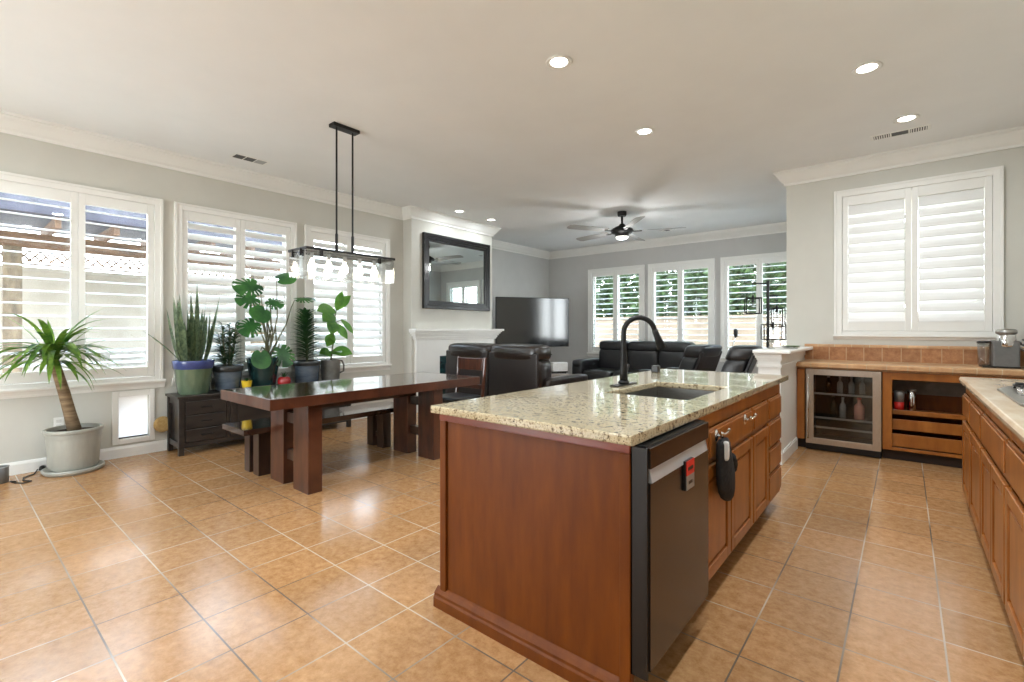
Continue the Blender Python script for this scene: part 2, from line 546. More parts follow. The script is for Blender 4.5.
    def build(self, name, material, parent=None, off=None, bevel=0.0, segs=2, smooth=False, solid=0.0, recalc=True):
        bm = self.bm
        if off is not None:
            bmesh.ops.translate(bm, verts=bm.verts, vec=-Vector(off))
        if recalc:
            bmesh.ops.recalc_face_normals(bm, faces=bm.faces)
        me = bpy.data.meshes.new(name)
        bm.to_mesh(me)
        bm.free()
        me.materials.append(M[material] if isinstance(material, str) else material)
        o = bpy.data.objects.new(name, me)
        COL.objects.link(o)
        if parent is not None:
            o.parent = parent
        if smooth:
            for p in me.polygons:
                p.use_smooth = True
        if solid > 0:
            md = o.modifiers.new('solid', 'SOLIDIFY')
            md.thickness = solid
        if bevel > 0:
            md = o.modifiers.new('bevel', 'BEVEL')
            md.width = bevel
            md.segments = segs
            md.limit_method = 'ANGLE'
            md.angle_limit = math.radians(50)
            md.harden_normals = False
        return o


def tag(o, label, cat, group=None, kind=None):
    o['label'] = label
    o['category'] = cat
    if group:
        o['group'] = group
    if kind:
        o['kind'] = kind
    return o


def thing(name, label, cat, loc=(0, 0, 0), rotz=0.0, group=None, kind=None):
    o = bpy.data.objects.new(name, None)
    o.empty_display_size = 0.1
    COL.objects.link(o)
    o.location = loc
    o.rotation_euler = (0, 0, rotz)
    return tag(o, label, cat, group, kind)


def struct(name, mb, m, label, cat, **kw):
    o = mb.build(name, m, **kw)
    return tag(o, label, cat, None, 'structure')


def dup(root, loc, rotz, label=None, group=None):
    r = root.copy()
    COL.objects.link(r)
    r.location = loc
    r.rotation_euler = (0, 0, rotz)
    if label:
        r['label'] = label
    if group:
        r['group'] = group
    for ch in list(root.children):
        c = ch.copy()
        COL.objects.link(c)
        c.parent = r
        for g in ch.children:
            d = g.copy()
            COL.objects.link(d)
            d.parent = c
    return r


def rotx(a):
    return Matrix.Rotation(a, 3, 'X')


def roty(a):
    return Matrix.Rotation(a, 3, 'Y')


def rotz(a):
    return Matrix.Rotation(a, 3, 'Z')


def wall_mesh(u0, u1, z0, z1, d0, d1, holes, axis):
    """wall slab with rectangular holes (ua,ub,za,zb); axis 'X': slab normal along X (u is Y), axis 'Y': normal along Y (u is X)"""
    mb = MB()
    us = sorted({u0, u1} | {h[0] for h in holes} | {h[1] for h in holes})
    zs = sorted({z0, z1} | {h[2] for h in holes} | {h[3] for h in holes})
    cache = {}

    def V(u, d, z):
        k = (u, d, z)
        if k not in cache:
            cache[k] = mb.bm.verts.new((d, u, z) if axis == 'X' else (u, d, z))
        return cache[k]

    def solid(i, j):
        if i < 0 or j < 0 or i >= len(us) - 1 or j >= len(zs) - 1:
            return False
        uc, zc = (us[i] + us[i + 1]) / 2, (zs[j] + zs[j + 1]) / 2
        return not any(h[0] < uc < h[1] and h[2] < zc < h[3] for h in holes)
    for i in range(len(us) - 1):
        for j in range(len(zs) - 1):
            if not solid(i, j):
                continue
            a, b, c, e = us[i], us[i + 1], zs[j], zs[j + 1]
            for d in (d0, d1):
                mb.bm.faces.new((V(a, d, c), V(b, d, c), V(b, d, e), V(a, d, e)))
            if not solid(i - 1, j):
                mb.bm.faces.new((V(a, d0, c), V(a, d1, c), V(a, d1, e), V(a, d0, e)))
            if not solid(i + 1, j):
                mb.bm.faces.new((V(b, d0, c), V(b, d1, c), V(b, d1, e), V(b, d0, e)))
            if not solid(i, j - 1):
                mb.bm.faces.new((V(a, d0, c), V(b, d0, c), V(b, d1, c), V(a, d1, c)))
            if not solid(i, j + 1):
                mb.bm.faces.new((V(a, d0, e), V(b, d0, e), V(b, d1, e), V(a, d1, e)))
    return mb


# ================================================================== SHELL
XL = -5.93       # dining wall face
XF = -5.73       # chimney breast face
XLL = -6.55      # living left wall face
YB = 9.30        # living back wall face
YK = 6.34        # kitchen wall face
XR = 1.06        # right wall face
YR = -2.6        # rear wall face
BY0, BY1 = 4.55, 6.36   # chimney breast
YW = [(0.19, 1.47), (1.594, 2.866), (3.002, 4.272)]     # dining windows, outer casing
XW = [(-5.45, -4.15), (-4.045, -2.76), (-2.63, -1.35)]  # living windows
WZ0, WZ1 = 0.745, 2.585
CAS = 0.06

struct('floor', MB().box(-6.9, 1.3, YR - .2, 9.6, -0.2, 0.0), 'floor', 'tan terracotta square floor tiles throughout the room', 'floor')
struct('ceiling', MB().box(-6.9, 1.3, YR - .2, 9.6, H, H + 0.25), 'ceiling', 'smooth white ceiling over kitchen and living area', 'ceiling')
hl = [(a + CAS, b - CAS, WZ0 + .02, WZ1 - CAS) for a, b in YW] + [(1.125, 1.37, 0.175, 0.595)]
struct('wall_left', wall_mesh(YR, BY0, 0, H, XL - .15, XL, hl, 'X'), 'wall', 'pale greige wall with the plantation shutters beside the dining table', 'wall')
struct('wall_fireplace', MB().box(XLL - .15, XF, BY0, BY1, 0, H), 'wall', 'white chimney breast behind the framed mirror', 'wall')
struct('wall_left.001', wall_mesh(BY1, YB, 0, H, XLL - .15, XLL, [], 'X'), 'wall_blue', 'grey living room wall behind the television', 'wall')
hb = [(a + CAS, b - CAS, WZ0 + .02, WZ1 - CAS) for a, b in XW]
struct('wall_back', wall_mesh(XLL - .15, -0.89, 0, H, YB, YB + .15, hb, 'Y'), 'wall_blue', 'cool grey living room wall with three shuttered windows', 'wall')
struct('wall_right.001', wall_mesh(YK + .15, YB, 0, H, -1.07, -0.89, [(yc - .475 + CAS, yc + .475 - CAS, WZ0 + .02, WZ1 - CAS) for yc in (7.08, 8.22)], 'X'), 'wall_blue', 'living room wall seen only in the mirror', 'wall')
KW = (-0.592, 0.695, 1.20, 2.765)
struct('wall_kitchen', wall_mesh(-0.89, XR + .15, 0, H, YK, YK + .15, [(KW[0] + CAS, KW[1] - CAS, KW[2] + CAS, KW[3] - CAS)], 'Y'), 'wall',
       'greige kitchen wall around the closed shutters', 'wall')
struct('wall_kitchen_end', MB().box(-1.07, -0.89, YK - .001, YK + .15, 0, H), 'wall', 'end of the kitchen wall above the half wall', 'wall')
struct('wall_right', wall_mesh(YR, YK, 0, H, XR, XR + .15, [], 'X'), 'wall', 'greige wall behind the cooktop counter', 'wall')
struct('wall_rear', wall_mesh(XL - .15, XR + .15, 0, H, YR - .15, YR, [(-4.8, -2.9, 0.02, 2.2)], 'Y'), 'wall', 'greige wall behind the viewpoint', 'wall')
# sliding glass door added in the unseen rear wall to let in fill light
dr = MB()
for x in (-4.8, -3.88, -2.96):
    dr.box(x, x + .06, YR - .10, YR - .04, 0.02, 2.2)
dr.box(-4.8, -2.9, YR - .10, YR - .04, 2.14, 2.2).box(-4.8, -2.9, YR - .10, YR - .04, 0.02, 0.08)
d1 = struct('fill_door_1', dr, 'white', 'white framed sliding glass door added behind the viewpoint for fill light', 'door')
MB().box(-4.74, -2.96, YR - .075, YR - .07, 0.08, 2.14).build('glass_pane', 'glass', d1)


# crown mouldings : outline (out from wall, z)
CP = [(0, 2.932), (0.018, 2.932), (0.022, 2.955), (0.045, 2.975), (0.075, 3.02), (0.095, 3.045), (0.1, 3.062), (0.115, 3.066), (0.115, H), (0, H)]


def crown_x(x, sgn, y0, y1, label, name, m0=0.0, m1=0.0):
    """crown on a wall whose face is at x and looks along sgn*X; m0,m1 = mitre (+1 grows outwards, -1 shrinks) at each end"""
    mb = MB()
    A = [mb.bm.verts.new((x + sgn * p[0], y0 - m0 * p[0], p[1])) for p in CP]
    B = [mb.bm.verts.new((x + sgn * p[0], y1 + m1 * p[0], p[1])) for p in CP]
    n = len(CP)
    for i in range(n):
        mb.bm.faces.new((A[i], A[(i + 1) % n], B[(i + 1) % n], B[i]))
    mb.bm.faces.new(A)
    mb.bm.faces.new(B[::-1])
    return struct(name, mb, 'white', label, 'crown moulding')


def crown_y(y, sgn, x0, x1, label, name, m0=0.0, m1=0.0):
    mb = MB()
    A = [mb.bm.verts.new((x0 - m0 * p[0], y + sgn * p[0], p[1])) for p in CP]
    B = [mb.bm.verts.new((x1 + m1 * p[0], y + sgn * p[0], p[1])) for p in CP]
    n = len(CP)
    for i in range(n):
        mb.bm.faces.new((A[i], A[(i + 1) % n], B[(i + 1) % n], B[i]))
    mb.bm.faces.new(A)
    mb.bm.faces.new(B[::-1])
    return struct(name, mb, 'white', label, 'crown moulding')


crown_x(XL, 1, YR, BY0, 'white crown moulding above the dining windows', 'trim_1', -1, -1)
crown_y(BY0, -1, XL, XF, 'short white crown moulding on the side of the chimney breast', 'trim_2', -1, 1)
crown_x(XF, 1, BY0, BY1, 'white crown moulding above the framed mirror', 'trim_3', 1, 1)
crown_y(BY1, 1, XLL, XF, 'white crown moulding on the far side of the chimney breast', 'trim_4', -1, 1)
crown_x(XLL, 1, BY1, YB, 'white crown moulding above the television', 'trim_5', -1, -1)
crown_y(YB, -1, XLL, -1.07, 'white crown moulding above the living room windows', 'trim_6', -1, -1)
crown_x(-1.07, -1, YK, YB, 'white crown moulding on the living side of the kitchen wall', 'trim_7', 1, -1)
crown_y(YK, -1, -1.07, XR, 'white crown moulding above the closed kitchen shutters', 'trim_8', 1, -1)
crown_x(XR, -1, YR, YK, 'white crown moulding above the cooktop counter wall', 'trim_9', -1, -1)


def base_x(x, sgn, y0, y1, name, label):
    mb = MB()
    mb.prism([(x, 0), (x + sgn * .016, 0), (x + sgn * .016, .085), (x + sgn * .008, .105), (x, .11)], 'Y', y0, y1)
    struct(name, mb, 'white', label, 'baseboard')


def base_y(y, sgn, x0, x1, name, label):
    mb = MB()
    mb.prism([(y, 0), (y + sgn * .016, 0), (y + sgn * .016, .085), (y + sgn * .008, .105), (y, .11)], 'X', x0, x1)
    struct(name, mb, 'white', label, 'baseboard')


base_x(XL, 1, YR, BY0, 'baseboard_left', 'white baseboard under the dining windows')
base_x(XLL, 1, BY1, YB, 'baseboard_left.001', 'white baseboard behind the television')
base_y(YB, -1, XLL, -1.07, 'baseboard_back', 'white baseboard under the living room windows')


# ------------------------------------------------------------------ shuttered windows
def window(idx, loc, rz, wd, z0, z1, tilts, label, sill=True, n=14, glass=True, chord=0.112):
    """local x along the wall centred on 0, local y towards the room, local z up from the floor"""
    hw = wd / 2
    fr = MB()
    t = CAS
    for x0, x1 in ((-hw, -hw + t), (hw - t, hw)):
        fr.box(x0, x1, -0.03, 0.03, z0, z1)
    fr.box(-hw + t, hw - t, -0.03, 0.03, z1 - t, z1)
    fr.box(-hw + t, hw - t, -0.03, 0.03, z0, z0 + t * .6)
    # outer back band
    for x0, x1 in ((-hw - .012, -hw + .012), (hw - .012, hw + .012)):
        fr.box(x0, x1, -0.005, 0.04, z0 + .001, z1 + .012)
    fr.box(-hw + .012, hw - .012, -0.005, 0.04, z1 - .012, z1 + .011)
    root = fr.build('window_%d' % idx, 'white', bevel=0.003)
    tag(root, label, 'window', None, 'structure')
    root.location = (loc[0], loc[1], 0)
    root.rotation_euler = (0, 0, rz)
    if sill:
        s = MB()
        s.prism([(0, z0 - .085), (.012, z0 - .085), (.018, z0 - .06), (.03, z0 - .035), (.034, z0 - .03), (.05, z0 - .028), (.055, z0 - .012), (.05, z0 + .002), (0, z0 + .002)],
                'X', -hw - .03, hw + .03)
        s.build('sill', 'white', root)
    else:
        s = MB()
        s.prism([(0, z0 - .05), (.012, z0 - .05), (.02, z0 - .03), (.045, z0 - .02), (.045, z0), (0, z0)], 'X', -hw - .02, hw + .02)
        s.build('sill', 'white', root)
    if glass:
        g = MB()
        g.box(-hw + t, hw - t, -0.125, -0.119, z0 + .03, z1 - t)
        g.build('glass_pane', 'glass', root)
        sa = MB()
        sa.box(-.02, .02, -.135, -.105, z0 + .03, z1 - t)
        for x0, x1 in ((-hw + t, -hw + t + .03), (hw - t - .03, hw - t)):
            sa.box(x0, x1, -.135, -.105, z0 + .03, z1 - t)
        sa.build('sash', 'white', root)
    st = 0.05
    iw0, iw1 = -hw + t, hw - t
    pz0, pz1 = z0 + .04, z1 - t
    bot, top = z0 + .135, z1 - t - .10
    for k, (a, b) in enumerate(((iw0 + .003, -.0015), (.0015, iw1 - .003))):
        p = MB()
        p.box(a, a + st, -.016, .016, pz0, pz1).box(b - st, b, -.016, .016, pz0, pz1)
        p.box(a + st, b - st, -.014, .014, pz0, bot).box(a + st, b - st, -.014, .014, top, pz1)
        pn = p.build('shutter_panel', 'white', root, bevel=0.003)
        lv = MB()
        stp = (top - bot) / n
        th = 0.0075
        for i in range(n):
            zc = bot + stp * (i + .5)
            an = math.radians(tilts[k])
            prof = []
            for q in range(10):
                aa = 2 * PI * q / 10
                py, pz = math.cos(aa) * chord / 2, math.sin(aa) * th
                # positive tilt lowers the room-side edge
                prof.append((py * math.cos(an) + pz * math.sin(an), zc - py * math.sin(an) + pz * math.cos(an)))
            lv.prism(prof, 'X', a + st + .002, b - st - .002)
        lv.build('louvers', 'louver', pn)
    return root


def nm(side):
    return 'white shuttered window ' + side


window(1, (XL, .83), -PI / 2, 1.28, WZ0, WZ1, (6, 6), 'white shuttered window beside the palm plant with wide open louvers')
window(2, (XL, 2.23), -PI / 2, 1.272, WZ0, WZ1, (46, 46), 'white shuttered window behind the snake plant with tilted louvers')
window(3, (XL, 3.637), -PI / 2, 1.27, WZ0, WZ1, (40, 48), 'white shuttered window nearest the chimney breast')
window(4, (-4.80, YB), PI, 1.30, WZ0, WZ1, (8, 8), 'white shuttered living room window nearest the television')
window(5, (-3.4025, YB), PI, 1.285, WZ0, WZ1, (8, 8), 'white shuttered living room window in the middle of three')
window(6, (-1.99, YB), PI, 1.28, WZ0, WZ1, (8, 8), 'white shuttered living room window behind the cage floor lamp')
window(8, (-1.07, 7.08), PI / 2, 0.95, WZ0, WZ1, (8, 8), 'white shuttered window on the wall seen only in the television reflection')
window(9, (-1.07, 8.22), PI / 2, 0.95, WZ0, WZ1, (8, 8), 'white shuttered window in the far part of the wall seen only in reflections')
window(7, ((KW[0] + KW[1]) / 2, YK), PI, KW[1] - KW[0], KW[2], KW[3], (72, 72), 'closed white kitchen shutters above the tiled counter', sill=False, n=12, chord=.122)

# ------------------------------------------------------------------ half wall beside the kitchen cabinets
hw_ = struct('wall_half', MB().box(-1.08, -0.89, 4.99, YK, 0, 1.02), 'white', 'white half wall with a moulded cap beside the drinks fridge', 'half wall')
cap = MB()
cap.box(-1.118, -0.80, 4.93, YK - .03, 1.03, 1.062)
cap.build('cap', 'white', hw_, bevel=0.008)
cm = MB()
for k, (o, z0, z1) in enumerate(((.010, .90, .925), (.012, .965, .985), (.022, .985, 1.008), (.032, 1.008, 1.03))):
    cm.box(-1.08 - o, -0.89 + min(o, .012), 4.99 - o, YK, z0, z1)
cm.build('cap_moulding', 'white', hw_)
bb = MB()
bb.box(-1.096, -.874, 4.974, 5.80, 0, .10).box(-1.090, -.880, 4.98, 5.80, .10, .115)
bb.build('baseboard', 'white', hw_)

# ================================================================== ISLAND
IX0, IX1, IY0, IY1 = -1.615, -0.69, 1.46, 3.85
isl = thing('kitchen_island', 'long cherry wood kitchen island under the speckled granite top', 'kitchen island', (-1.15, 2.65, 0))
O = isl.location


def P(mb, name, m, parent, off, **kw):
    return mb.build(name, m, parent, off=off, **kw)


P(MB().box(IX0, -0.705, IY0, IY0 + .02, 0.02, .842), 'end_panel', 'cherry', isl, O)
P(MB().box(IX0, IX0 + .02, IY0 + .02, IY1, 0.02, .879), 'back_panel', 'cherry', isl, O)
ct = MB().box(IX0 - .008, IX0 + .03, IY0 - .012, IY0 + .0, 0.02, .842)
P(ct, 'corner_trim', 'cherry', isl, O, bevel=.004)
ct = MB().box(-.735, -.695, IY0 - .012, IY0 + .02, 0.0, .842)
P(ct, 'corner_trim', 'cherry', isl, O, bevel=.004)
P(MB().box(IX0 - .008, -.695, IY0 - .014, IY0 + .02, .842, .879), 'top_rail', 'cherry_red', isl, O, bevel=.003)
bm_ = MB()
bm_.prism([(IY0 - .030, 0), (IY0 - .030, .042), (IY0 - .024, .050), (IY0 - .024, .062), (IY0 - .014, .074), (IY0 - .002, .084), (IY0 + .0, .084), (IY0 + .0, 0)], 'X', IX0 - .03, -.736)
P(bm_, 'base_moulding', 'cherry', isl, O)
bm_ = MB()
bm_.prism([(IX0 - .030, 0), (IX0 - .030, .042), (IX0 - .024, .062), (IX0 - .002, .084), (IX0, .084), (IX0, 0)], 'Y', IY0 + .0005, IY1)
P(bm_, 'base_moulding', 'cherry', isl, O)
P(MB().box(IX0 + .02, IX1 - .02, 2.055, IY1, .10, .70).box(IX1 - .04, IX1 - .02, 2.055, IY1, .70, .879).box(IX0 + .02, IX1 - .04, IY1 - .02, IY1, .70, .879),
  'carcass', 'cherry_h', isl, O)
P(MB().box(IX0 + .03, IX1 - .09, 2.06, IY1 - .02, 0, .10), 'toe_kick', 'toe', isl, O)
P(MB().box(IX1 - .02, IX1 - .002, 2.055, IY1, .805, .879).box(IX1 - .02, IX1 - .002, 2.055, IY1, .638, .657).box(IX1 - .02, IX1 - .002, 2.055, IY1, .10, .125)
  .box(IX1 - .02, IX1 - .002, 2.055, 2.075, .125, .638).box(IX1 - .02, IX1 - .002, 2.985, 3.005, .125, .805).box(IX1 - .02, IX1 - .002, 3.395, 3.415, .125, .805).box(IX1 - .02, IX1 - .002, 3.81, 3.85, .125, .805),
  'face_frame', 'cherry_h', isl, O)


def panel_front(face, a0, a1, z0, z1, name, parent, off, axis='X', sgn=1, raised=True, m='cherry_h'):
    """cabinet door or drawer front lying in the plane face (axis X or Y), sgn = side it faces; framed with a raised centre panel"""
    mb = MB()

    def bx(u0, u1, w0, w1, d0, d1):
        lo, hi = sorted((face + sgn * d0, face + sgn * d1))
        if axis == 'X':
            mb.box(lo, hi, u0, u1, w0, w1)
        else:
            mb.box(u0, u1, lo, hi, w0, w1)
    fw = min(.055, (a1 - a0) * .2)
    if raised:
        bx(a0, a0 + fw, z0, z1, 0, .02)
        bx(a1 - fw, a1, z0, z1, 0, .02)
        bx(a0 + fw, a1 - fw, z0, z0 + .055, 0, .02)
        bx(a0 + fw, a1 - fw, z1 - .055, z1, 0, .02)
        bx(a0 + fw, a1 - fw, z0 + .055, z1 - .055, 0, .008)
        o = mb.build(name, m, parent, off=off, bevel=.004)
        pm = MB()
        mb = pm
        g = .018
        bx(a0 + fw + g, a1 - fw - g, z0 + .055 + g, z1 - .055 - g, .008, .015)
        pm.build('raised_panel', m, o, off=off, bevel=.006)
    else:
        bx(a0, a1, z0, z1, 0, .012)
        bx(a0 + .012, a1 - .012, z0 + .012, z1 - .012, .012, .02)
        o = mb.build(name, m, parent, off=off, bevel=.004)
    return o


panel_front(IX1 - .002, 2.20, 2.98, .66, .80, 'drawer', isl, O, raised=False)
panel_front(IX1 - .002, 3.01, 3.39, .66, .80, 'drawer', isl, O, raised=False)
for a0, a1 in ((2.08, 2.535), (2.55, 2.985), (3.01, 3.39)):
    panel_front(IX1 - .002, a0, a1, .13, .635, 'door', isl, O)
for z0, z1 in ((.13, .30), (.31, .47), (.48, .645), (.66, .80)):
    panel_front(IX1 - .002, 3.42, 3.805, z0, z1, 'drawer', isl, O, raised=False)

# granite top with a hole for the sink
TX0, TX1, TY0, TY1 = -1.632, -0.666, 1.398, 4.03
SX0, SX1, SY0, SY1 = -1.243, -0.80, 2.293, 2.985


def slab_hole(x0, x1, y0, y1, hx0, hx1, hy0, hy1, z0, z1, r=.03):
    mb = MB()
    o = [(x0, y0), (x1, y0), (x1, y1), (x0, y1)]
    h = [(hx0, hy0), (hx1, hy0), (hx1, hy1), (hx0, hy1)]
    V = {}
    for k, z in (('b', z0), ('t', z1)):
        V['o' + k] = [mb.bm.verts.new((a, b, z)) for a, b in o]
        V['h' + k] = [mb.bm.verts.new((a, b, z)) for a, b in h]
    for i in range(4):
        j = (i + 1) % 4
        mb.bm.faces.new((V['ot'][i], V['ot'][j], V['ht'][j], V['ht'][i]))
        mb.bm.faces.new((V['ob'][j], V['ob'][i], V['hb'][i], V['hb'][j]))
        mb.bm.faces.new((V['ob'][i], V['ob'][j], V['ot'][j], V['ot'][i]))
        mb.bm.faces.new((V['ht'][i], V['ht'][j], V['hb'][j], V['hb'][i]))
    return mb


gt = slab_hole(TX0, TX1, TY0, TY1, SX0, SX1, SY0, SY1, .880, .914).build('countertop', 'granite', bevel=.008, segs=3)
tag(gt, 'speckled cream granite countertop on the island', 'countertop')

# sink
sk = thing('sink', 'stainless undermount sink set in the granite island top', 'sink', ((SX0 + SX1) / 2, (SY0 + SY1) / 2, .70))
so = sk.location
b = MB()
t = .006
b.box(SX0 - t, SX0, SY0 - t, SY1 + t, .705, .8795).box(SX1, SX1 + t, SY0 - t, SY1 + t, .705, .8795)
b.box(SX0, SX1, SY0 - t, SY0, .705, .8795).box(SX0, SX1, SY1, SY1 + t, .705, .8795)
b.box(SX0 - t, SX1 + t, SY0 - t, SY1 + t, .701, .707)
P(b, 'bowl', 'steel', sk, so)
P(MB().lathe([(0, .711), (.03, .711), (.045, .712), (.045, .707), (0, .707)], (so.x, so.y, 0), 20), 'drain', 'chrome', sk, so, smooth=True)

# faucet
FX, FY = -1.325, 2.672
fc = thing('kitchen_faucet', 'tall matte black gooseneck faucet behind the island sink', 'faucet', (FX, FY, .914))
P(MB().box(FX - .03, FX + .03, FY - .125, FY + .125, .914, .922), 'base_plate', 'black', fc, fc.location, bevel=.003)
fb = MB()
R_ = .094
dxy = Vector((0.80, 0.60)).normalized()
pts = [(FX, FY, .922), (FX, FY, 1.0), (FX, FY, 1.1), (FX, FY, 1.232)]
rad = [.026, .024, .017, .0155]
for k in range(1, 13):
    a = PI * k / 13.0
    pts.append((FX + dxy.x * R_ * (1 - math.cos(a)), FY + dxy.y * R_ * (1 - math.cos(a)), 1.232 + R_ * math.sin(a)))
    rad.append(.0155)
P(fb.tube(pts, .016, 14, radii=rad), 'spout', 'black', fc, fc.location, smooth=True)
e = Vector(pts[-1])
d = (e - Vector(pts[-2])).normalized()
sp = MB().tube([e, e + d * .02, e + d * .05, e + d * .125], .018, 14, radii=[.0165, .0185, .02, .029])
P(sp, 'spray_head', 'black', fc, fc.location, smooth=True)
P(MB().tube([(FX, FY + .02, .985), (FX - .01, FY + .06, 1.0), (FX - .02, FY + .11, 1.03)], .009, 10), 'lever', 'black', fc, fc.location, smooth=True)
P(MB().lathe([(0, .924), (.034, .924), (.034, .932), (.026, .945), (.026, .922), (0, .922)], (FX, FY, 0), 20), 'collar', 'black', fc, fc.location, smooth=True)

# pop up outlet
tag(MB().box(-1.56, -1.50, 3.62, 3.67, .9145, .968).build('pop_up_outlet', 'black_plastic', bevel=.006), 'small black pop-up outlet on the far edge of the granite', 'outlet')

# dishwasher
dw = thing('dishwasher', 'dark slate dishwasher in the near end of the island', 'dishwasher', (-.95, 1.73, 0))
do = dw.location
P(MB().box(-1.25, -.70, 1.49, 2.045, .10, .868), 'body', 'black_plastic', dw, do, bevel=.004)
P(MB().box(-.70, -.638, 1.452, 1.462, .12, .868).box(-.70, -.69, 1.452, 1.49, .12, .868), 'side_seal', 'black_plastic', dw, do)
dd = MB()
dd.box(-.70, -.632, 1.466, 2.05, .145, .752)
dd.box(-.70, -.632, 1.466, 2.05, .80, .866)
dd.box(-.70, -.665, 1.466, 2.05, .752, .80)
door = P(dd, 'door', 'slate', dw, do)
hs = MB()
hs.prism([(-.6315, .752), (-.640, .80), (-.664, .80), (-.664, .752)], 'Y', 1.475, 2.035)
hs.build('handle_recess', 'strip', door, off=do)
P(MB().box(-.70, -.645, 1.472, 2.045, .866, .872), 'top_seal', 'black_plastic', dw, do)
P(MB().box(-1.2, -.76, 1.50, 2.04, .0, .10), 'toe_kick', 'black_plastic', dw, do)
# magnet
mg = thing('dishwasher_magnet', 'red and grey magnet stuck on the dishwasher door', 'magnet', (-.632, 1.80, .68))
mo = mg.location
P(MB().box(-.632, -.622, 1.757, 1.842, .655, .765), 'back_plate', 'black_plastic', mg, mo, bevel=.002)
P(MB().box(-.622, -.619, 1.760, 1.839, .71, .763), 'red_half', 'red', mg, mo)
P(MB().box(-.622, -.619, 1.760, 1.839, .657, .71), 'grey_half', 'silver', mg, mo)
mk = MB()
mk.box(-.619, -.6185, 1.772, 1.827, .728, .74)
P(mk, 'symbol', 'black_plastic', mg, mo)
P(MB().box(-.619, -.6185, 1.778, 1.818, .676, .688), 'symbol', 'black_plastic', mg, mo)


# chrome double hooks on the false drawer front
def robe_hook(y, z, label):
    r = thing('robe_hook', label, 'hook', (IX1 + .018, y, z), 0, 'chrome hooks on the island drawer')
    o = r.location
    x = IX1 + .018
    pl = MB()
    pl.lathe([(0, .0), (.018, 0), (.018, .004), (.012, .009), (0, .011)], (0, 0, 0), 18)
    bmesh.ops.rotate(pl.bm, verts=pl.bm.verts, matrix=roty(PI / 2), cent=(0, 0, 0))
    bmesh.ops.scale(pl.bm, verts=pl.bm.verts, vec=(1, 1, 1.6))
    pl.build('rosette', 'chrome', r, smooth=True)
    for s in (-1, 1):
        h = MB().tube([(0.006, 0, 0), (.02, s * .012, .004), (.032, s * .032, .004), (.04, s * .048, .012), (.042, s * .052, .018)], .0055, 10)
        h.lathe([(0, -.009), (.007, -.006), (.009, 0), (.007, .006), (0, .009)], (.042, s * .053, .022), 12)
        h.build('arm', 'chrome', r, smooth=True)
    return r


robe_hook(2.285, .765, 'chrome double hook holding the black oven mitt')
robe_hook(2.79, .765, 'chrome double hook without anything on it')

# oven mitt
mt = thing('oven_mitt', 'black quilted oven mitt hanging from the island hook', 'oven mitt', (-.645, 2.24, .48))
mo = mt.location
m_ = MB()
n = 20
rings = []
for z, y, wy, wx in ((.752, 2.245, .052, .016), (.735, 2.245, .068, .024), (.70, 2.247, .076, .026), (.66, 2.25, .083, .028), (.62, 2.254, .092, .03), (.58, 2.258, .096, .032),
                     (.54, 2.26, .092, .032), (.505, 2.262, .08, .03), (.478, 2.264, .06, .026), (.462, 2.264, .032, .018)):
    rings.append([m_.bm.verts.new((-.638 + wx * math.cos(2 * PI * k / n), y + wy * math.sin(2 * PI * k / n) + .035 + (.752 - z) * .16, z)) for k in range(n)])
for a, b_ in zip(rings[:-1], rings[1:]):
    for k in range(n):
        m_.bm.faces.new((a[k], a[(k + 1) % n], b_[(k + 1) % n], b_[k]))
m_.bm.faces.new(rings[0])
m_.bm.faces.new(rings[-1][::-1])
P(m_, 'mitt_body', 'mitt', mt, mo, smooth=True)
th_ = MB().tube([(-.638, 2.36, .66), (-.638, 2.395, .645), (-.638, 2.425, .61), (-.638, 2.432, .58), (-.638, 2.43, .565)], .03, 12, radii=[.022, .026, .026, .02, .008])
P(th_, 'thumb', 'mitt', mt, mo, smooth=True)
cl = MB()
cl.puff(-.630, -.604, 2.236, 2.262, .665, .752, .5)
P(cl, 'white_lining', 'cloth_white', mt, mo, smooth=True)
P(MB().tube([(-.648, 2.30, .75), (-.652, 2.295, .775), (-.652, 2.315, .775), (-.648, 2.31, .75)], .004, 8), 'hanging_loop', 'mitt', mt, mo, smooth=True)

# ================================================================== BACK KITCHEN COUNTER
CY = 5.83
fcb = thing('filler_cabinet', 'narrow cherry wood panel cabinet beside the half wall', 'cabinet', (-.84, 6.05, 0))
o = fcb.location
P(MB().box(-.888, -.815, CY + .01, YK - .004, .10, .843), 'carcass', 'cherry_h', fcb, o)
P(MB().box(-.888, -.815, CY + .07, YK - .004, 0, .10), 'toe_kick', 'toe', fcb, o)
P(MB().box(-.886, -.815, CY - .006, CY + .01, .105, .843), 'front_panel', 'cherry_h', fcb, o, bevel=.003)

# drinks fridge
fr = thing('beverage_fridge', 'stainless glass-door drinks fridge under the tiled counter', 'fridge', (-.49, 6.05, 0))
o = fr.location
fx0, fx1 = -.802, -.176
c = MB()
c.box(fx0 + .006, fx0 + .026, CY + .02, YK - .01, .06, .838).box(fx1 - .026, fx1 - .006, CY + .02, YK - .01, .06, .838)
c.box(fx0 + .026, fx1 - .026, CY + .02, YK - .01, .82, .838).box(fx0 + .026, fx1 - .026, CY + .02, YK - .01, .06, .085).box(fx0 + .026, fx1 - .026, YK - .03, YK - .01, .085, .82)
P(c, 'cabinet_body', 'black_plastic', fr, o)
P(MB().box(fx0, fx1, CY + .03, YK - .02, 0, .06), 'base', 'black_plastic', fr, o)
P(MB().box(fx0, fx1, CY - .012, CY + .028, .008, .068), 'kick_grille', 'black_plastic', fr, o, bevel=.004)
d = MB()
d.box(fx0, fx0 + .068, CY - .024, CY + .015, .072, .842).box(fx1 - .068, fx1, CY - .024, CY + .015, .072, .842)
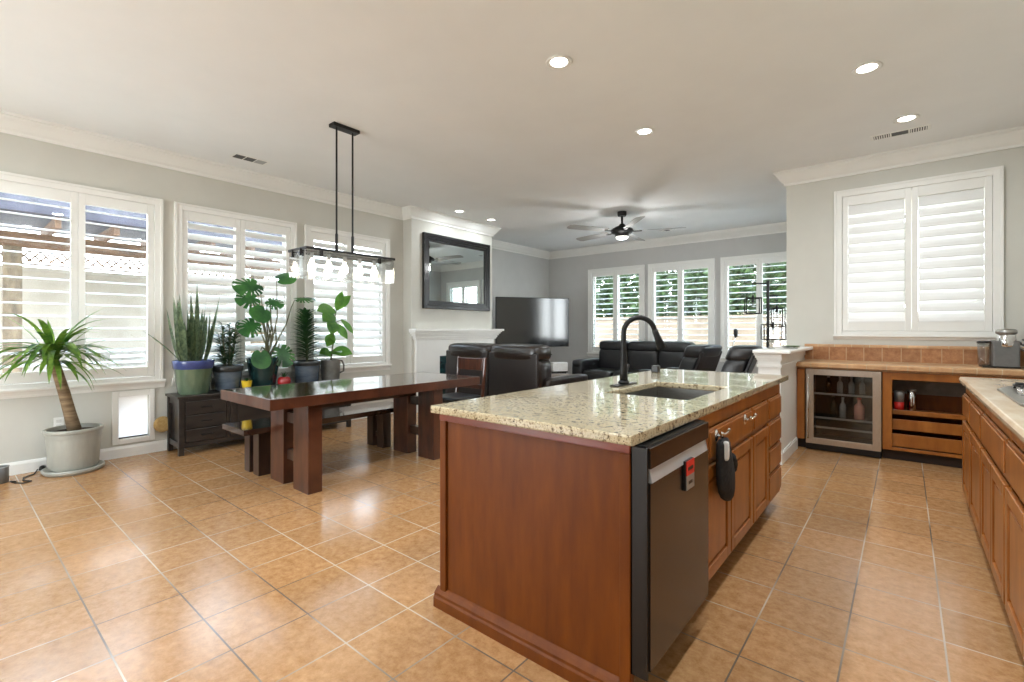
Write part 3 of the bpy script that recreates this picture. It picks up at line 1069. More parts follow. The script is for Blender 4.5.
d.box(fx0 + .068, fx1 - .068, CY - .024, CY + .015, .785, .842).box(fx0 + .068, fx1 - .068, CY - .024, CY + .015, .072, .13)
door = P(d, 'door', 'steel_warm', fr, o, bevel=.002)
MB().box(fx0 + .068, fx1 - .068, CY - .008, CY + .004, .13, .785).build('glass_pane', 'glass_fridge', door, off=o)
h = MB().tube([(fx0 + .022, CY - .06, .125), (fx0 + .022, CY - .06, .79)], .011, 12)
h.tube([(fx0 + .022, CY - .06, .16), (fx0 + .022, CY - .024, .16)], .007, 8).tube([(fx0 + .022, CY - .06, .755), (fx0 + .022, CY - .024, .755)], .007, 8)
h.build('handle', 'chrome', door, off=o, smooth=True)
for z in (.235, .335, .585):
    s = MB().box(fx0 + .03, fx1 - .03, CY + .05, YK - .04, z, z + .006)
    sh = P(s, 'shelf', 'glass_shade', fr, o)
    MB().box(fx0 + .03, fx1 - .03, CY + .035, CY + .05, z - .006, z + .012).build('shelf_edge', 'silver', sh, off=o)


def bottle(x, y, z, s, m, label, tall=.2, r=.033):
    b = MB().lathe([(0, 0), (r, 0), (r, tall * .6), (r * .85, tall * .7), (r * .38, tall * .82), (r * .36, tall), (0, tall)], (0, 0, 0), 18)
    ob = b.build('bottle', m, smooth=True)
    ob.location = (x, y, z)
    c = MB().lathe([(0, tall), (r * .42, tall), (r * .42, tall + .015), (0, tall + .015)], (0, 0, 0), 14).build('bottle_cap', s, ob)
    tag(ob, label, 'bottle', 'bottles in the drinks fridge')


bottle(-.36, 6.0, .341, 'red', 'bottle_pink', 'pink bottle on the middle shelf of the drinks fridge', .2, .046)
bottle(-.50, 6.02, .341, 'silver', 'bottle_clear', 'pale bottle left of the pink bottle in the drinks fridge', .19, .03)
bottle(-.58, 6.0, .341, 'black_plastic', 'bottle_dark', 'dark bottle on the middle shelf of the drinks fridge', .2, .034)
for x in (-.63, -.53, -.43, -.34):
    bottle(x, 6.08, .591, 'silver', 'bottle_clear' if x > -.6 else 'bottle_dark', 'bottle standing in the row on the top fridge shelf', .15, .028)

# open cabinet with pull-out trays
oc = thing('open_cabinet', 'open cherry wood cabinet without a door beside the drinks fridge', 'cabinet', (.28, 6.05, 0))
o = oc.location
ox0, ox1 = -.168, 1.02
c = MB()
c.box(ox0, ox0 + .018, CY + .02, YK - .004, .10, .843).box(ox1 - .018, ox1, CY + .02, YK - .004, .10, .843)
c.box(ox0 + .018, ox1 - .018, CY + .02, YK - .004, .10, .118).box(ox0 + .018, ox1 - .018, YK - .016, YK - .004, .118, .843)
P(c, 'carcass', 'cherry', oc, o)
f = MB()
f.box(ox0, ox0 + .072, CY, CY + .02, .10, .843).box(ox0 + .072, ox1, CY, CY + .02, .775, .843).box(ox0 + .072, ox1, CY, CY + .02, .10, .128)
P(f, 'face_frame', 'cherry_h', oc, o, bevel=.002)
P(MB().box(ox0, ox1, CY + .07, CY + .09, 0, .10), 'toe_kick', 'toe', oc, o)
for z0, yy, hh in ((.135, .03, .12), (.29, .07, .10), (.43, .12, .045)):
    s = MB()
    s.box(ox0 + .03, ox1 - .03, CY + yy + .014, YK - .03, z0, z0 + .014)
    s.box(ox0 + .03, ox1 - .03, CY + yy, CY + yy + .014, z0, z0 + hh)
    P(s, 'pull_out_tray', 'cherry_h', oc, o, bevel=.003)
P(MB().box(ox0 + .02, ox1 - .02, YK - .03, YK - .017, .60, .77), 'back_board', 'pot_stone', oc, o)


def tumbler(x, y, z):
    r = thing('tumbler', 'red and silver tumbler in the open cabinet', 'tumbler', (x, y, z))
    MB().lathe([(0, 0), (.036, 0), (.04, .10), (.036, .1), (0, .1)], (0, 0, 0), 20).build('red_sleeve', 'red', r, smooth=True)
    MB().lathe([(0, .1), (.038, .1), (.042, .2), (.03, .21), (0, .21)], (0, 0, 0), 20).build('silver_top', 'silver', r, smooth=True)


tumbler(-.045, 6.02, .445)
cn = MB().lathe([(0, 0), (.032, 0), (.034, .004), (.034, .2), (.03, .206), (0, .206)], (0, 0, 0), 20).build('metal_canister', 'chrome', smooth=True)
cn.location = (.05, 6.10, .445)
tag(cn, 'shiny metal canister behind the red tumbler in the open cabinet', 'canister')
MB().lathe([(0, .206), (.035, .206), (.035, .222), (0, .222)], (0, 0, 0), 20).build('lid', 'silver', cn, smooth=True)

# tiled counter with backsplash
bt = MB()
bt.prism([(5.795, .862), (5.785, .868), (5.785, .90), (5.80, .914), (YK - .002, .914), (YK - .002, .845), (5.84, .845), (5.84, .862)], 'X', -.886, XR - .003)
tc_ = bt.build('tiled_countertop', 'counter_tile')
tag(tc_, 'tan tiled countertop over the drinks fridge', 'countertop')
MB().box(-.886, XR - .003, YK - .014, YK - .002, .914, 1.062).build('backsplash', 'splash_tile', tc_)
MB().prism([(YK - .022, 1.062), (YK - .022, 1.078), (YK - .012, 1.092), (YK - .002, 1.092), (YK - .002, 1.062)], 'X', -.886, XR - .003).build('edge_tile', 'counter_tile', tc_)

# coffee maker
cf = thing('coffee_maker', 'grey single-cup coffee maker on the tiled counter', 'coffee maker', (.62, 6.08, .914))
o = cf.location
P(MB().box(.565, .735, 5.97, 6.22, .922, 1.155), 'body', 'grey_body', cf, o, bevel=.012, segs=3)
P(MB().box(.50, .74, 5.965, 6.225, .914, .928), 'base', 'black_plastic', cf, o, bevel=.004)
tk = P(MB().lathe([(0, .93), (.042, .93), (.044, .95), (.046, 1.13), (0, 1.13)], (.522, 6.09, 0), 22), 'water_tank', 'tank', cf, o, smooth=True)
MB().lathe([(0, 1.13), (.05, 1.13), (.052, 1.14), (.04, 1.15), (0, 1.152)], (.522, 6.09, 0), 22).build('tank_lid', 'black_plastic', tk, off=o, smooth=True)
P(MB().lathe([(0, 1.10), (.058, 1.10), (.062, 1.12), (.062, 1.205), (.055, 1.215), (.0, 1.215)], (.655, 6.02, 0), 26), 'brew_head', 'chrome', cf, o, smooth=True)
P(MB().lathe([(0, 1.215), (.066, 1.215), (.07, 1.225), (.07, 1.245), (.055, 1.258), (0, 1.26)], (.655, 6.02, 0), 26), 'brew_lid', 'steel', cf, o, smooth=True)

cf.location.x += .035

# knife block with knives
kb = thing('knife_block', 'knife block beside the coffee maker', 'knife block', (.95, 6.05, .914))
o = kb.location
P(MB().prism([(.865, .914), (.995, .914), (.995, 1.06), (.945, 1.12), (.84, 1.03)], 'Y', 5.98, 6.13), 'block', 'black_plastic', kb, o, bevel=.004)
k_ = 0
for zz, off_ in ((1.03, 0), (1.06, .03), (1.09, .06)):
    for yy in (6.015, 6.055, 6.095):
        kn = thing('kitchen_knife', 'steel handled knife in the knife block on the tiled counter', 'knife', (.865 + off_, yy, zz), 0, 'knives in the knife block')
        hd = MB().tube([(0, 0, 0), (-.03, 0, .022), (-.09, 0, .06), (-.125, 0, .08)], .01, 10, radii=[.009, .0085, .011, .010])
        hd.build('handle', 'steel', kn, smooth=True)
        MB().box(-.001, .04, -.001, .001, -.04, .01, rot=roty(.6), pivot=(0, 0, 0)).build('blade', 'chrome', kn)

# ================================================================== RIGHT (COOKTOP) COUNTER
RX = .335
units = [(4.18, 4.68, 1, 'cherry base cabinet at the far end of the cooktop run'),
         (3.62, 4.17, 1, 'narrow cherry base cabinet second from the far end of the cooktop run'),
         (2.81, 3.61, 2, 'wide two-door cherry base cabinet below the cooktop'),
         (1.90, 2.80, 2, 'cherry base cabinet nearest the viewpoint in the cooktop run'),
         (1.0, 1.89, 2, 'cherry base cabinet outside the picture edge')]
for y0, y1, nd, lb in units[:4]:
    u = thing('base_cabinet', lb, 'cabinet', (.70, (y0 + y1) / 2, 0), 0, 'cherry base cabinets under the cooktop counter')
    o = u.location
    P(MB().box(RX + .02, XR - .005, y0, y1, .09, .852), 'carcass', 'cherry_h', u, o)
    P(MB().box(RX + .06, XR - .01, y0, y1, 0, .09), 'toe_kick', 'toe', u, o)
    P(MB().box(RX, RX + .02, y0, y1, .805, .852).box(RX, RX + .02, y0, y1, .612, .635).box(RX, RX + .02, y0, y1, .09, .115).box(RX, RX + .02, y0, y0 + .02, .115, .612)
      .box(RX, RX + .02, y1 - .02, y1, .115, .612).box(RX, RX + .02, y0, y0 + .02, .635, .805).box(RX, RX + .02, y1 - .02, y1, .635, .805), 'face_frame', 'cherry_h', u, o)
    panel_front(RX, y0 + .012, y1 - .012, .64, .80, 'drawer', u, o, sgn=-1, raised=False)
    if nd == 1:
        panel_front(RX, y0 + .012, y1 - .012, .11, .608, 'door', u, o, sgn=-1)
    else:
        ym = (y0 + y1) / 2
        panel_front(RX, y0 + .012, ym - .004, .11, .608, 'door', u, o, sgn=-1)
        panel_front(RX, ym + .004, y1 - .012, .11, .608, 'door', u, o, sgn=-1)
st_ = MB()
st_.prism([(.312, .870), (.30, .880), (.298, .898), (.308, .914), (XR - .002, .914), (XR - .002, .853), (.345, .853), (.34, .868)], 'Y', 1.2, 4.70)
cs = st_.build('stone_countertop', 'stone', bevel=.004)
tag(cs, 'cream stone countertop holding the cooktop', 'countertop')

# gas cooktop
ck = thing('gas_cooktop', 'steel gas cooktop with black grates at the picture edge', 'cooktop', (.72, 3.35, .914))
o = ck.location
cp = MB()
poly = []
for (cx_, cy_, a0) in ((.95, 3.95, 0), (.49, 3.92, PI / 2), (.44, 3.72, PI * .8), (.44, 3.05, PI), (.49, 2.78, PI * 1.4), (.95, 2.75, PI * 1.5)):
    for q in range(4):
        a = a0 + q * PI / 8
        poly.append((cx_ + .05 * math.cos(a), cy_ + .05 * math.sin(a)))
cp.prism(poly, 'Z', .9145, .926)
P(cp, 'steel_plate', 'steel', ck, o, bevel=.003)
for (bx_, by_) in ((.56, 3.72), (.56, 3.0), (.84, 3.72), (.84, 3.0)):
    P(MB().lathe([(0, .926), (.06, .926), (.055, .935), (.035, .936), (.035, .945), (0, .947)], (bx_, by_, 0), 22), 'burner', 'black', ck, o, smooth=True)
    g = MB()
    for k in range(4):
        a = k * PI / 2 + PI / 4
        g.tube([(bx_ + .03 * math.cos(a), by_ + .03 * math.sin(a), .956), (bx_ + .12 * math.cos(a), by_ + .12 * math.sin(a), .956), (bx_ + .13 * math.cos(a), by_ + .13 * math.sin(a), .927)], .006, 8)
    ring = [(bx_ + .105 * math.cos(q * PI / 12), by_ + .105 * math.sin(q * PI / 12), .952) for q in range(25)]
    g.tube(ring, .006, 8)
    P(g, 'grate', 'black', ck, o, smooth=True)
for k in range(4):
    P(MB().lathe([(0, .926), (.02, .926), (.018, .95), (0, .952)], (.46, 3.21 + .10 * k, 0), 18), 'knob', 'chrome', ck, o, smooth=True)
#--PART2--
# ================================================================== DINING
tb = thing('dining_table', 'long dark wood trestle dining table with a polished top', 'table', (-3.86, 2.54, 0))
o = tb.location
P(MB().box(-4.305, -3.422, 1.488, 3.588, .69, .762), 'tabletop', 'table_top', tb, o, bevel=.003)
P(MB().box(-4.318, -4.305, 1.475, 3.60, .684, .7625).box(-3.422, -3.409, 1.475, 3.60, .684, .7625).box(-4.305, -3.422, 1.475, 1.488, .684, .7625).box(-4.305, -3.422, 3.588, 3.60, .684, .7625),
  'edge_band', 'table_edge', tb, o, bevel=.002)
for y0 in (1.785, 3.03):
    P(MB().box(-3.715, -3.48, y0, y0 + .115, 0, .69), 'leg', 'table_edge', tb, o, bevel=.004)
    P(MB().box(-4.115, -3.88, y0, y0 + .115, 0, .69), 'leg', 'table_edge', tb, o, bevel=.004)
    for z0 in (.20, .50):
        P(MB().box(-3.88, -3.715, y0 + .03, y0 + .085, z0, z0 + .08), 'cross_block', 'espresso', tb, o)
P(MB().box(-3.84, -3.755, 1.90, 3.03, .60, .69), 'centre_beam', 'espresso', tb, o)

bn = thing('dining_bench', 'dark wood bench pulled up along the window side of the table', 'bench', (-4.39, 2.44, 0))
o = bn.location
P(MB().box(-4.60, -4.14, 1.585, 3.295, .385, .432), 'seat', 'table_top', bn, o, bevel=.003)
for y0 in (1.745, 3.0):
    P(MB().box(-4.545, -4.435, y0, y0 + .10, 0, .385), 'leg', 'espresso', bn, o, bevel=.003)
    P(MB().box(-4.36, -4.25, y0, y0 + .10, 0, .385), 'leg', 'espresso', bn, o, bevel=.003)
    for z0 in (.10, .27):
        P(MB().box(-4.435, -4.36, y0 + .03, y0 + .07, z0, z0 + .05), 'cross_block', 'espresso', bn, o)

ch = thing('dining_chair', 'dark wood dining chair with a black seat at the far end of the table', 'chair', (-4.01, 3.86, 0))
o = ch.location
cx0, cx1 = -4.245, -3.775
for x in (cx0, cx1 - .035):
    P(MB().tube([(x + .0175, 4.06, 0), (x + .0175, 4.04, .45), (x + .0175, 4.09, .925)], .02, 8), 'leg', 'table_edge', ch, o)
    P(MB().tube([(x + .0175, 3.67, 0), (x + .0175, 3.67, .43)], .02, 8), 'leg', 'table_edge', ch, o)
P(MB().box(cx0 + .03, cx1 - .03, 4.055, 4.085, .775, .915), 'backrest', 'table_edge', ch, o, bevel=.006)
P(MB().box(cx0 + .03, cx1 - .03, 4.03, 4.055, .56, .61), 'back_rail', 'table_edge', ch, o, bevel=.004)
P(MB().box(cx0 + .01, cx1 - .01, 3.66, 4.05, .39, .43), 'seat_frame', 'table_edge', ch, o, bevel=.004)
P(MB().puff(cx0, cx1, 3.63, 4.05, .425, .495, .3), 'seat_cushion', 'leather', ch, o, smooth=True)

# sideboard
sb = thing('sideboard', 'low black wood sideboard carrying the potted plants under the windows', 'sideboard', (-5.71, 2.46, 0))
o = sb.location
P(MB().box(-5.885, -5.535, 1.545, 3.38, .075, .567), 'body', 'dark_wood', sb, o)
P(MB().box(-5.905, -5.50, 1.50, 3.42, .567, .592), 'top', 'dark_wood', sb, o, bevel=.004)
for x in (-5.90, -5.56):
    for y in (1.515, 3.36):
        P(MB().box(x, x + .045, y, y + .045, 0, .567), 'leg', 'dark_wood', sb, o, bevel=.003)
P(MB().box(-5.855, -5.56, 1.525, 1.545, .075, .13).box(-5.855, -5.56, 1.525, 1.545, .50, .567), 'end_frame', 'dark_wood', sb, o)
P(MB().box(-5.535, -5.52, 1.56, 3.36, .075, .12).box(-5.535, -5.52, 1.56, 3.36, .535, .567).box(-5.535, -5.52, 1.945, 1.975, .12, .535).box(-5.535, -5.52, 2.66, 2.69, .12, .535), 'front_frame', 'dark_wood', sb, o)
for z0, z1 in ((.125, .25), (.262, .39), (.402, .53)):
    d = P(MB().box(-5.535, -5.515, 1.575, 1.94, z0, z1), 'drawer', 'dark_wood', sb, o, bevel=.003)
    MB().tube([(-5.515, 1.71, (z0 + z1) / 2), (-5.50, 1.72, (z0 + z1) / 2), (-5.50, 1.80, (z0 + z1) / 2), (-5.515, 1.81, (z0 + z1) / 2)], .005, 8).build('handle', 'black', d, off=o, smooth=True)
for y0, y1 in ((1.98, 2.655), (2.695, 3.35)):
    panel_front(-5.535, y0, y1, .125, .53, 'door', sb, o, m='dark_wood')


# ================================================================== PLANTS
def pot(root, prof, m, h, r_soil, n=32):
    b = MB().lathe(prof, (0, 0, 0), n)
    p = b.build('pot', m, root, smooth=True)
    md = p.modifiers.new('edge', 'EDGE_SPLIT')
    md.split_angle = math.radians(45)
    MB().lathe([(0, h), (r_soil, h), (r_soil, h - .03), (0, h - .03)], (0, 0, 0), 24).build('soil', 'soil', root, smooth=False)
    return p


# --- palm like plant with a bare leaning trunk
pl = thing('potted_palm', 'spiky palm plant with a bare trunk in a big grey floor pot', 'plant', (-5.685, .77, 0))
pot(pl, [(0, .035), (.175, .035), (.19, .06), (.208, .30), (.212, .325), (.214, .33), (.214, .352), (.226, .356), (.230, .368), (.228, .382), (.215, .388), (.20, .382), (.198, .33), (0, .33)], 'pot_grey', .352, .2)
MB().lathe([(0, 0), (.215, 0), (.235, .02), (.238, .04), (.225, .045), (.21, .03), (0, .03)], (0, 0, 0), 32).build('saucer', 'pot_grey', pl, smooth=True)
tr = MB()
tp = [(0, .008, .345), (0, -.028, .52), (0, -.064, .70), (0, -.105, .88), (.005, -.146, 1.06)]
tr.tube(tp, .04, 14, radii=[.05, .043, .041, .037, .03])
tr.build('trunk', 'trunk', pl, smooth=True)
lf = MB()
rng = random.Random(3)
for k in range(84):
    a = rng.uniform(0, 2 * PI)
    el = rng.choice([rng.uniform(-.2, .5), rng.uniform(.2, 1.25)])
    zb = rng.uniform(.93, 1.09)
    d = (math.cos(a) * math.cos(el) * .8 + .15, math.sin(a) * math.cos(el), math.sin(el) + .25)
    L = rng.uniform(.34, .56)
    if d[0] < -.25:
        L *= .5
    lf.leaf((.003 + .015 * math.cos(a), -.135 + .02 * math.sin(a), zb), d, L, rng.uniform(.034, .056), droop=rng.uniform(.9, 2.2), n=9, fold=.3, shape=.4)
for (yy, zz, xx) in ((-.44, 1.0, .02), (-.42, .85, .05), (.03, .72, .22), (-.25, .70, .2), (.10, .98, .1)):
    dv = Vector((xx, yy + .14, .25))
    lf.leaf((.0, -.135, 1.04), dv, .50, .055, droop=1.7, n=9, fold=.3, shape=.45)
lf.build('foliage', 'leaf_palm', pl, smooth=True)
for ch_ in pl.children:
    if ch_.name.split('.')[0] in ('pot', 'soil', 'saucer'):
        ch_.scale = (.89, .89, 1)

SBZ = .592
# --- snake plant
sn = thing('snake_plant', 'tall snake plant in a blue rimmed green glazed pot', 'plant', (-5.715, 1.70, SBZ))
pot(sn, [(0, 0), (.145, 0), (.155, .02), (.186, .255), (.188, .26)], 'pot_green', .325, .18)
MB().lathe([(.188, .258), (.197, .263), (.205, .335), (.203, .345), (.19, .345), (.185, .33), (.18, .262)], (0, 0, 0), 32).build('rim', 'pot_blue', sn, smooth=True)
lf = MB()
rng = random.Random(5)
for k in range(40):
    a = rng.uniform(0, 2 * PI)
    r = rng.uniform(.01, .13)
    sp = rng.uniform(.05, .24)
    L = rng.uniform(.42, .74)
    lf.leaf((r * math.cos(a), r * math.sin(a), .31), (math.cos(a) * sp * .7, math.sin(a) * sp, 1), L, rng.uniform(.045, .07), droop=-.05, n=9, fold=.35, shape=.35,
            up=(math.cos(a + .7), math.sin(a + .7), 0))
lf.leaf((.02, .02, .31), (.0, .01, 1), .83, .06, droop=0, n=9, fold=.35, shape=.35, up=(1, 0, 0))
lf.leaf((0, -.12, .325), (.02, -.8, .9), .50, .045, droop=.25, n=9, fold=.4, shape=.5)
lf.build('foliage', 'leaf_snake', sn, smooth=True)
for ch_ in sn.children:
    ch_.scale = (.92, .92, 1)

# --- small bushy plant
sh = thing('bushy_plant', 'small bushy plant in a dark rimmed blue pot beside the snake plant', 'plant', (-5.73, 2.03, SBZ))
pot(sh, [(0, 0), (.105, 0), (.12, .02), (.138, .2), (.14, .205)], 'pot_slate', .25, .13)
MB().lathe([(.138, .203), (.15, .21), (.156, .265), (.148, .275), (.138, .27), (.132, .21)], (0, 0, 0), 32).build('rim', 'pot_dark', sh, smooth=True)
lf = MB()
stm = MB()
rng = random.Random(8)
for s in range(7):
    a = s * 2 * PI / 7
    top = Vector((.07 * math.cos(a), .09 * math.sin(a), .60 + .16 * rng.random()))
    b0 = Vector((.03 * math.cos(a), .03 * math.sin(a), .24))
    stm.tube([b0, (b0 + top) / 2 + Vector((.01, 0, 0)), top], .006, 6)
    for k in range(44):
        t = .1 + .9 * k / 43
        p = b0.lerp(top, t)
        an = rng.uniform(0, 2 * PI)
        lf.leaf(p, (math.cos(an), math.sin(an), rng.uniform(.3, .9)), rng.uniform(.09, .15) * (1.15 - .4 * t), .03, droop=.5, n=4, fold=.3, shape=.5)
lf.leaf((.06, .03, .26), (.5, .7, .5), .17, .085, droop=.3, n=6, fold=.15, shape=.45)
stm.build('stems', 'stem', sh, smooth=True)
lf.build('foliage', 'leaf_dark', sh, smooth=True)


def mleaf(mb, c, tip, nrm, size, notches=True, bend=.25):
    """heart shaped split leaf; c = stalk point, tip = direction of the tip, nrm = face normal"""
    c = Vector(c)
    a = Vector(tip).normalized()
    nv = Vector(nrm)
    nv = (nv - a * nv.dot(a)).normalized()
    s = a.cross(nv).normalized()
    mid = c + a * size * .32
    N = 72
    pts = []
    for k in range(N):
        th = -PI + 2 * PI * k / N
        # egg shaped outline with a dent at the stalk
        r = .5 * (1 + .22 * math.cos(th)) * (1 - .45 * math.exp(-((abs(th) - PI) / .28) ** 2)) * (.86 + .14 * abs(math.cos(th)))
        if notches:
            for q in (.55, .95, 1.35, 1.75, 2.15):
                if abs(abs(th) - q) < .055:
                    r *= .5
        u, v = r * math.cos(th), r * math.sin(th) * .98
        z = -bend * (v * v * 1.6 + max(u, 0) ** 2 * .7)
        pts.append(mb.bm.verts.new(mid + (a * u + s * v + nv * z) * size))
    cv = mb.bm.verts.new(mid)
    for k in range(N):
        mb.bm.faces.new((cv, pts[k], pts[(k + 1) % N]))


# --- monstera
mo_ = thing('monstera_plant', 'monstera with large split leaves in a dark teal tapered pot', 'plant', (-5.72, 2.40, SBZ))
pot(mo_, [(0, 0), (.12, 0), (.128, .01), (.175, .325), (.178, .345), (.168, .347), (.16, .30), (0, .30)], 'pot_teal', .325, .165)
lf = MB()
stm = MB()
B0 = Vector((0, .04, .31))
ML = [((.13, -.10, 1.18), (.25, -.75, -.25), (.75, .1, .65), .27), ((0, .15, 1.25), (.2, .85, .3), (.6, -.4, .7), .20), ((-.02, -.05, 1.03), (.1, -.9, -.2), (.7, .1, .6), .22),
      ((.12, -.02, .90), (.35, -.5, -.35), (.7, .1, .5), .21), ((.08, -.11, .76), (.3, -.6, -.5), (.7, 0, .5), .22), ((.0, .37, 1.03), (.2, .75, .1), (.35, -.1, .95), .21),
      ((.17, -.10, .43), (.35, -.05, -.8), (.9, -.1, .2), .19), ((.12, .13, .47), (.3, .25, -.8), (.9, -.1, .3), .23), ((.05, .02, 1.0), (.4, .4, -.2), (.8, 0, .5), .17)]
for k, (c, tp_, nr, s) in enumerate(ML):
    c = Vector(c)
    mleaf(lf, c, tp_, nr, s * 1.22, notches=k not in (1, 6, 3))
    m1 = B0.lerp(c, .45) + Vector((.0, .07 if k % 2 else -.0, .08))
    stm.tube([B0, B0.lerp(m1, .55) + Vector((0, .015, .03)), m1, m1.lerp(c, .6) + Vector((0, 0, .03)), c], .008, 8, radii=[.011, .009, .008, .006, .004])
for (a, b_) in (((0, 0, .31), (-.05, .10, 1.02)), ((.02, .03, .31), (.02, .03, .80)), ((0, .06, .31), (-.05, .16, .7))):
    stm.tube([a, (Vector(a) + Vector(b_)) / 2 + Vector((0, .05, 0)), b_], .008, 8, radii=[.012, .010, .007])
stm.build('stems', 'stem', mo_, smooth=True)
lf.build('foliage', 'leaf_monstera', mo_, smooth=True)

# --- yellow and red small pots
yp = thing('small_succulent', 'tiny plant in a small yellow pot on the sideboard', 'plant', (-5.59, 2.17, SBZ))
pot(yp, [(0, 0), (.04, 0), (.052, .09), (.055, .1), (.048, .1), (.045, .09)], 'pot_yellow', .09, .045, 24)
lf = MB()
for k in range(12):
    a = k * 2.4
    lf.leaf((0, 0, .085), (math.cos(a) * .6, math.sin(a) * .6, 1), .055, .014, droop=.3, n=4, fold=.2, shape=.5)
lf.build('foliage', 'leaf_dark', yp, smooth=True)
rp = thing('small_succulent', 'tiny spiky plant in a round red pot on the sideboard', 'plant', (-5.60, 2.585, SBZ))
pot(rp, [(0, 0), (.04, 0), (.068, .03), (.075, .06), (.066, .095), (.05, .11), (.044, .108), (.05, .08)], 'pot_red', .1, .05, 24)
lf = MB()
for k in range(18):
    a = k * 2.4
    lf.leaf((0, 0, .095), (math.cos(a) * (.3 + k * .05), math.sin(a) * (.3 + k * .05), 1), .085, .013, droop=.4, n=4, fold=.2, shape=.4)
lf.build('foliage', 'leaf_dark', rp, smooth=True)

# --- dense whorled plant
dp = thing('whorled_plant', 'dense upright plant with whorled dark leaves in a grey-blue pot', 'plant', (-5.72, 2.92, SBZ))
pot(dp, [(0, 0), (.125, 0), (.135, .015), (.15, .215), (.152, .22)], 'pot_slate', .26, .14)
MB().lathe([(.15, .218), (.16, .225), (.164, .272), (.156, .28), (.146, .275), (.142, .222)], (0, 0, 0), 32).build('rim', 'pot_dark', dp, smooth=True)
lf = MB()
rng = random.Random(12)
for k in range(150):
    t = k / 149
    a = k * 2.39996
    z = .30 + .56 * t
    L = .24 * (1 - .58 * t) + .03
    lf.leaf((.012 * math.cos(a), -.02 * t + .012 * math.sin(a), z), (math.cos(a), math.sin(a), .35 + .8 * t), min(L, .17) if math.cos(a) < -.3 else L, .044, droop=.5, n=5, fold=.3, shape=.4)
lf.build('foliage', 'leaf_dark', dp, smooth=True)
MB().tube([(0, 0, .24), (0, 0, .55), (0, -.02, .86)], .014, 8).build('stem', 'stem', dp, smooth=True)

# --- broad leaved plant in a grey pot with a handle
fp = thing('broad_leaf_plant', 'broad-leaved plant in a grey stone pot with a side handle', 'plant', (-5.72, 3.235, SBZ))
pot(fp, [(0, 0), (.10, 0), (.108, .01), (.122, .255), (.125, .27), (.115, .272), (.11, .24), (0, .24)], 'pot_stone', .25, .112)
MB().tube([(.02, .118, .10), (.03, .165, .12), (.03, .172, .20), (.02, .15, .255), (.015, .122, .262)], .011, 10).build('handle', 'pot_stone', fp, smooth=True)
stm = MB()
lf = MB()
stm.tube([(0, 0, .24), (.01, .03, .5), (0, .05, .75), (0, .08, .92)], .010, 8, radii=[.011, .010, .008, .006])
stm.tube([(0, .05, .75), (-.02, .16, .79), (-.03, .25, .70)], .005, 6)
for (b_, d, L, wd, dr_) in (((0, .08, .92), (.1, .25, 1), .24, .09, .2), ((0, .08, .92), (.05, .7, .9), .26, .10, .35), ((0, .07, .90), (.3, -.9, .25), .30, .15, .5), ((0, .06, .84), (.4, -.7, .0), .27, .15, .5),
                         ((0, .05, .78), (.5, -.4, -.3), .28, .13, .4), ((-.02, .16, .79), (.2, .6, -.5), .22, .09, .5), ((0, .05, .74), (.3, .5, -.5), .24, .12, .5), ((0, .04, .6), (.4, -.5, -.3), .24, .11, .4),
                         ((0, .03, .5), (.5, -.2, .2), .20, .11, .7), ((0, .01, .36), (.4, -.8, .4), .24, .10, .9), ((0, .02, .36), (.4, .7, .4), .24, .12, 1.0), ((0, 0, .34), (.8, .0, .5), .24, .12, .8), ((0, 0, .34), (.6, -.6, .5), .22, .10, .9)):
    lf.leaf(b_, d, L * 1.1, wd * 1.25, droop=dr_, n=8, fold=.12, shape=.5, up=(.8, 0, .6))
stm.build('stems', 'stem', fp, smooth=True)
lf.build('foliage', 'leaf_green', fp, smooth=True)

# ------------------------------------------------------------------ pet door, outlet, small floor things
pd = thing('pet_door', 'white framed pet door with a pale flap low in the wall', 'pet door', (XL, 1.245, 0))
o = pd.location
P(MB().box(XL, XL + .02, 1.075, 1.125, .13, .648).box(XL, XL + .02, 1.37, 1.415, .13, .648).box(XL, XL + .02, 1.125, 1.37, .595, .648).box(XL, XL + .02, 1.125, 1.37, .13, .175), 'frame', 'white', pd, o, bevel=.004)
fm, ft, fb_ = new_mat('milky_flap_vinyl')
fb_.inputs['Base Color'].default_value = lin((240, 240, 238))
tl = ft.nodes.new('ShaderNodeBsdfTranslucent')
tl.inputs['Color'].default_value = (.95, .95, .95, 1)
mx_ = ft.nodes.new('ShaderNodeMixShader')
mx_.inputs['Fac'].default_value = .6
ft.links.new(fb_.outputs[0], mx_.inputs[1])
ft.links.new(tl.outputs[0], mx_.inputs[2])
ft.links.new(mx_.outputs[0], [n_ for n_ in ft.nodes if n_.type == 'OUTPUT_MATERIAL'][0].inputs['Surface'])
M['flap'] = fm
P(MB().box(XL - .05, XL - .045, 1.128, 1.367, .185, .592), 'flap', 'flap', pd, o)
P(MB().box(XL - .052, XL - .040, 1.128, 1.367, .177, .186), 'flap_edge', 'black_plastic', pd, o)
wo_ = thing('wall_outlet', 'white wall outlet behind the big grey pot', 'outlet', (XL + .003, .70, .40))
MB().box(0, .006, -.035, .035, -.057, .057).build('cover_plate', 'white', wo_, bevel=.002)
for z in (-.022, .022):
    MB().box(.006, .009, -.017, .017, z - .014, z + .014).build('socket', 'cloth_white', wo_, bevel=.003)
ds = MB().lathe([(0, 0), (.075, 0), (.08, .01), (.075, .02), (.04, .022), (0, .015)], (0, 0, 0), 28)
bmesh.ops.rotate(ds.bm, verts=ds.bm.verts, matrix=roty(PI / 2 - .12), cent=(0, 0, 0))
dsk = ds.build('woven_disc', 'tan', smooth=True)
dsk.location = (-5.895, 1.475, .28)
tag(dsk, 'small round tan disc leaning between pet door and sideboard', 'disc')
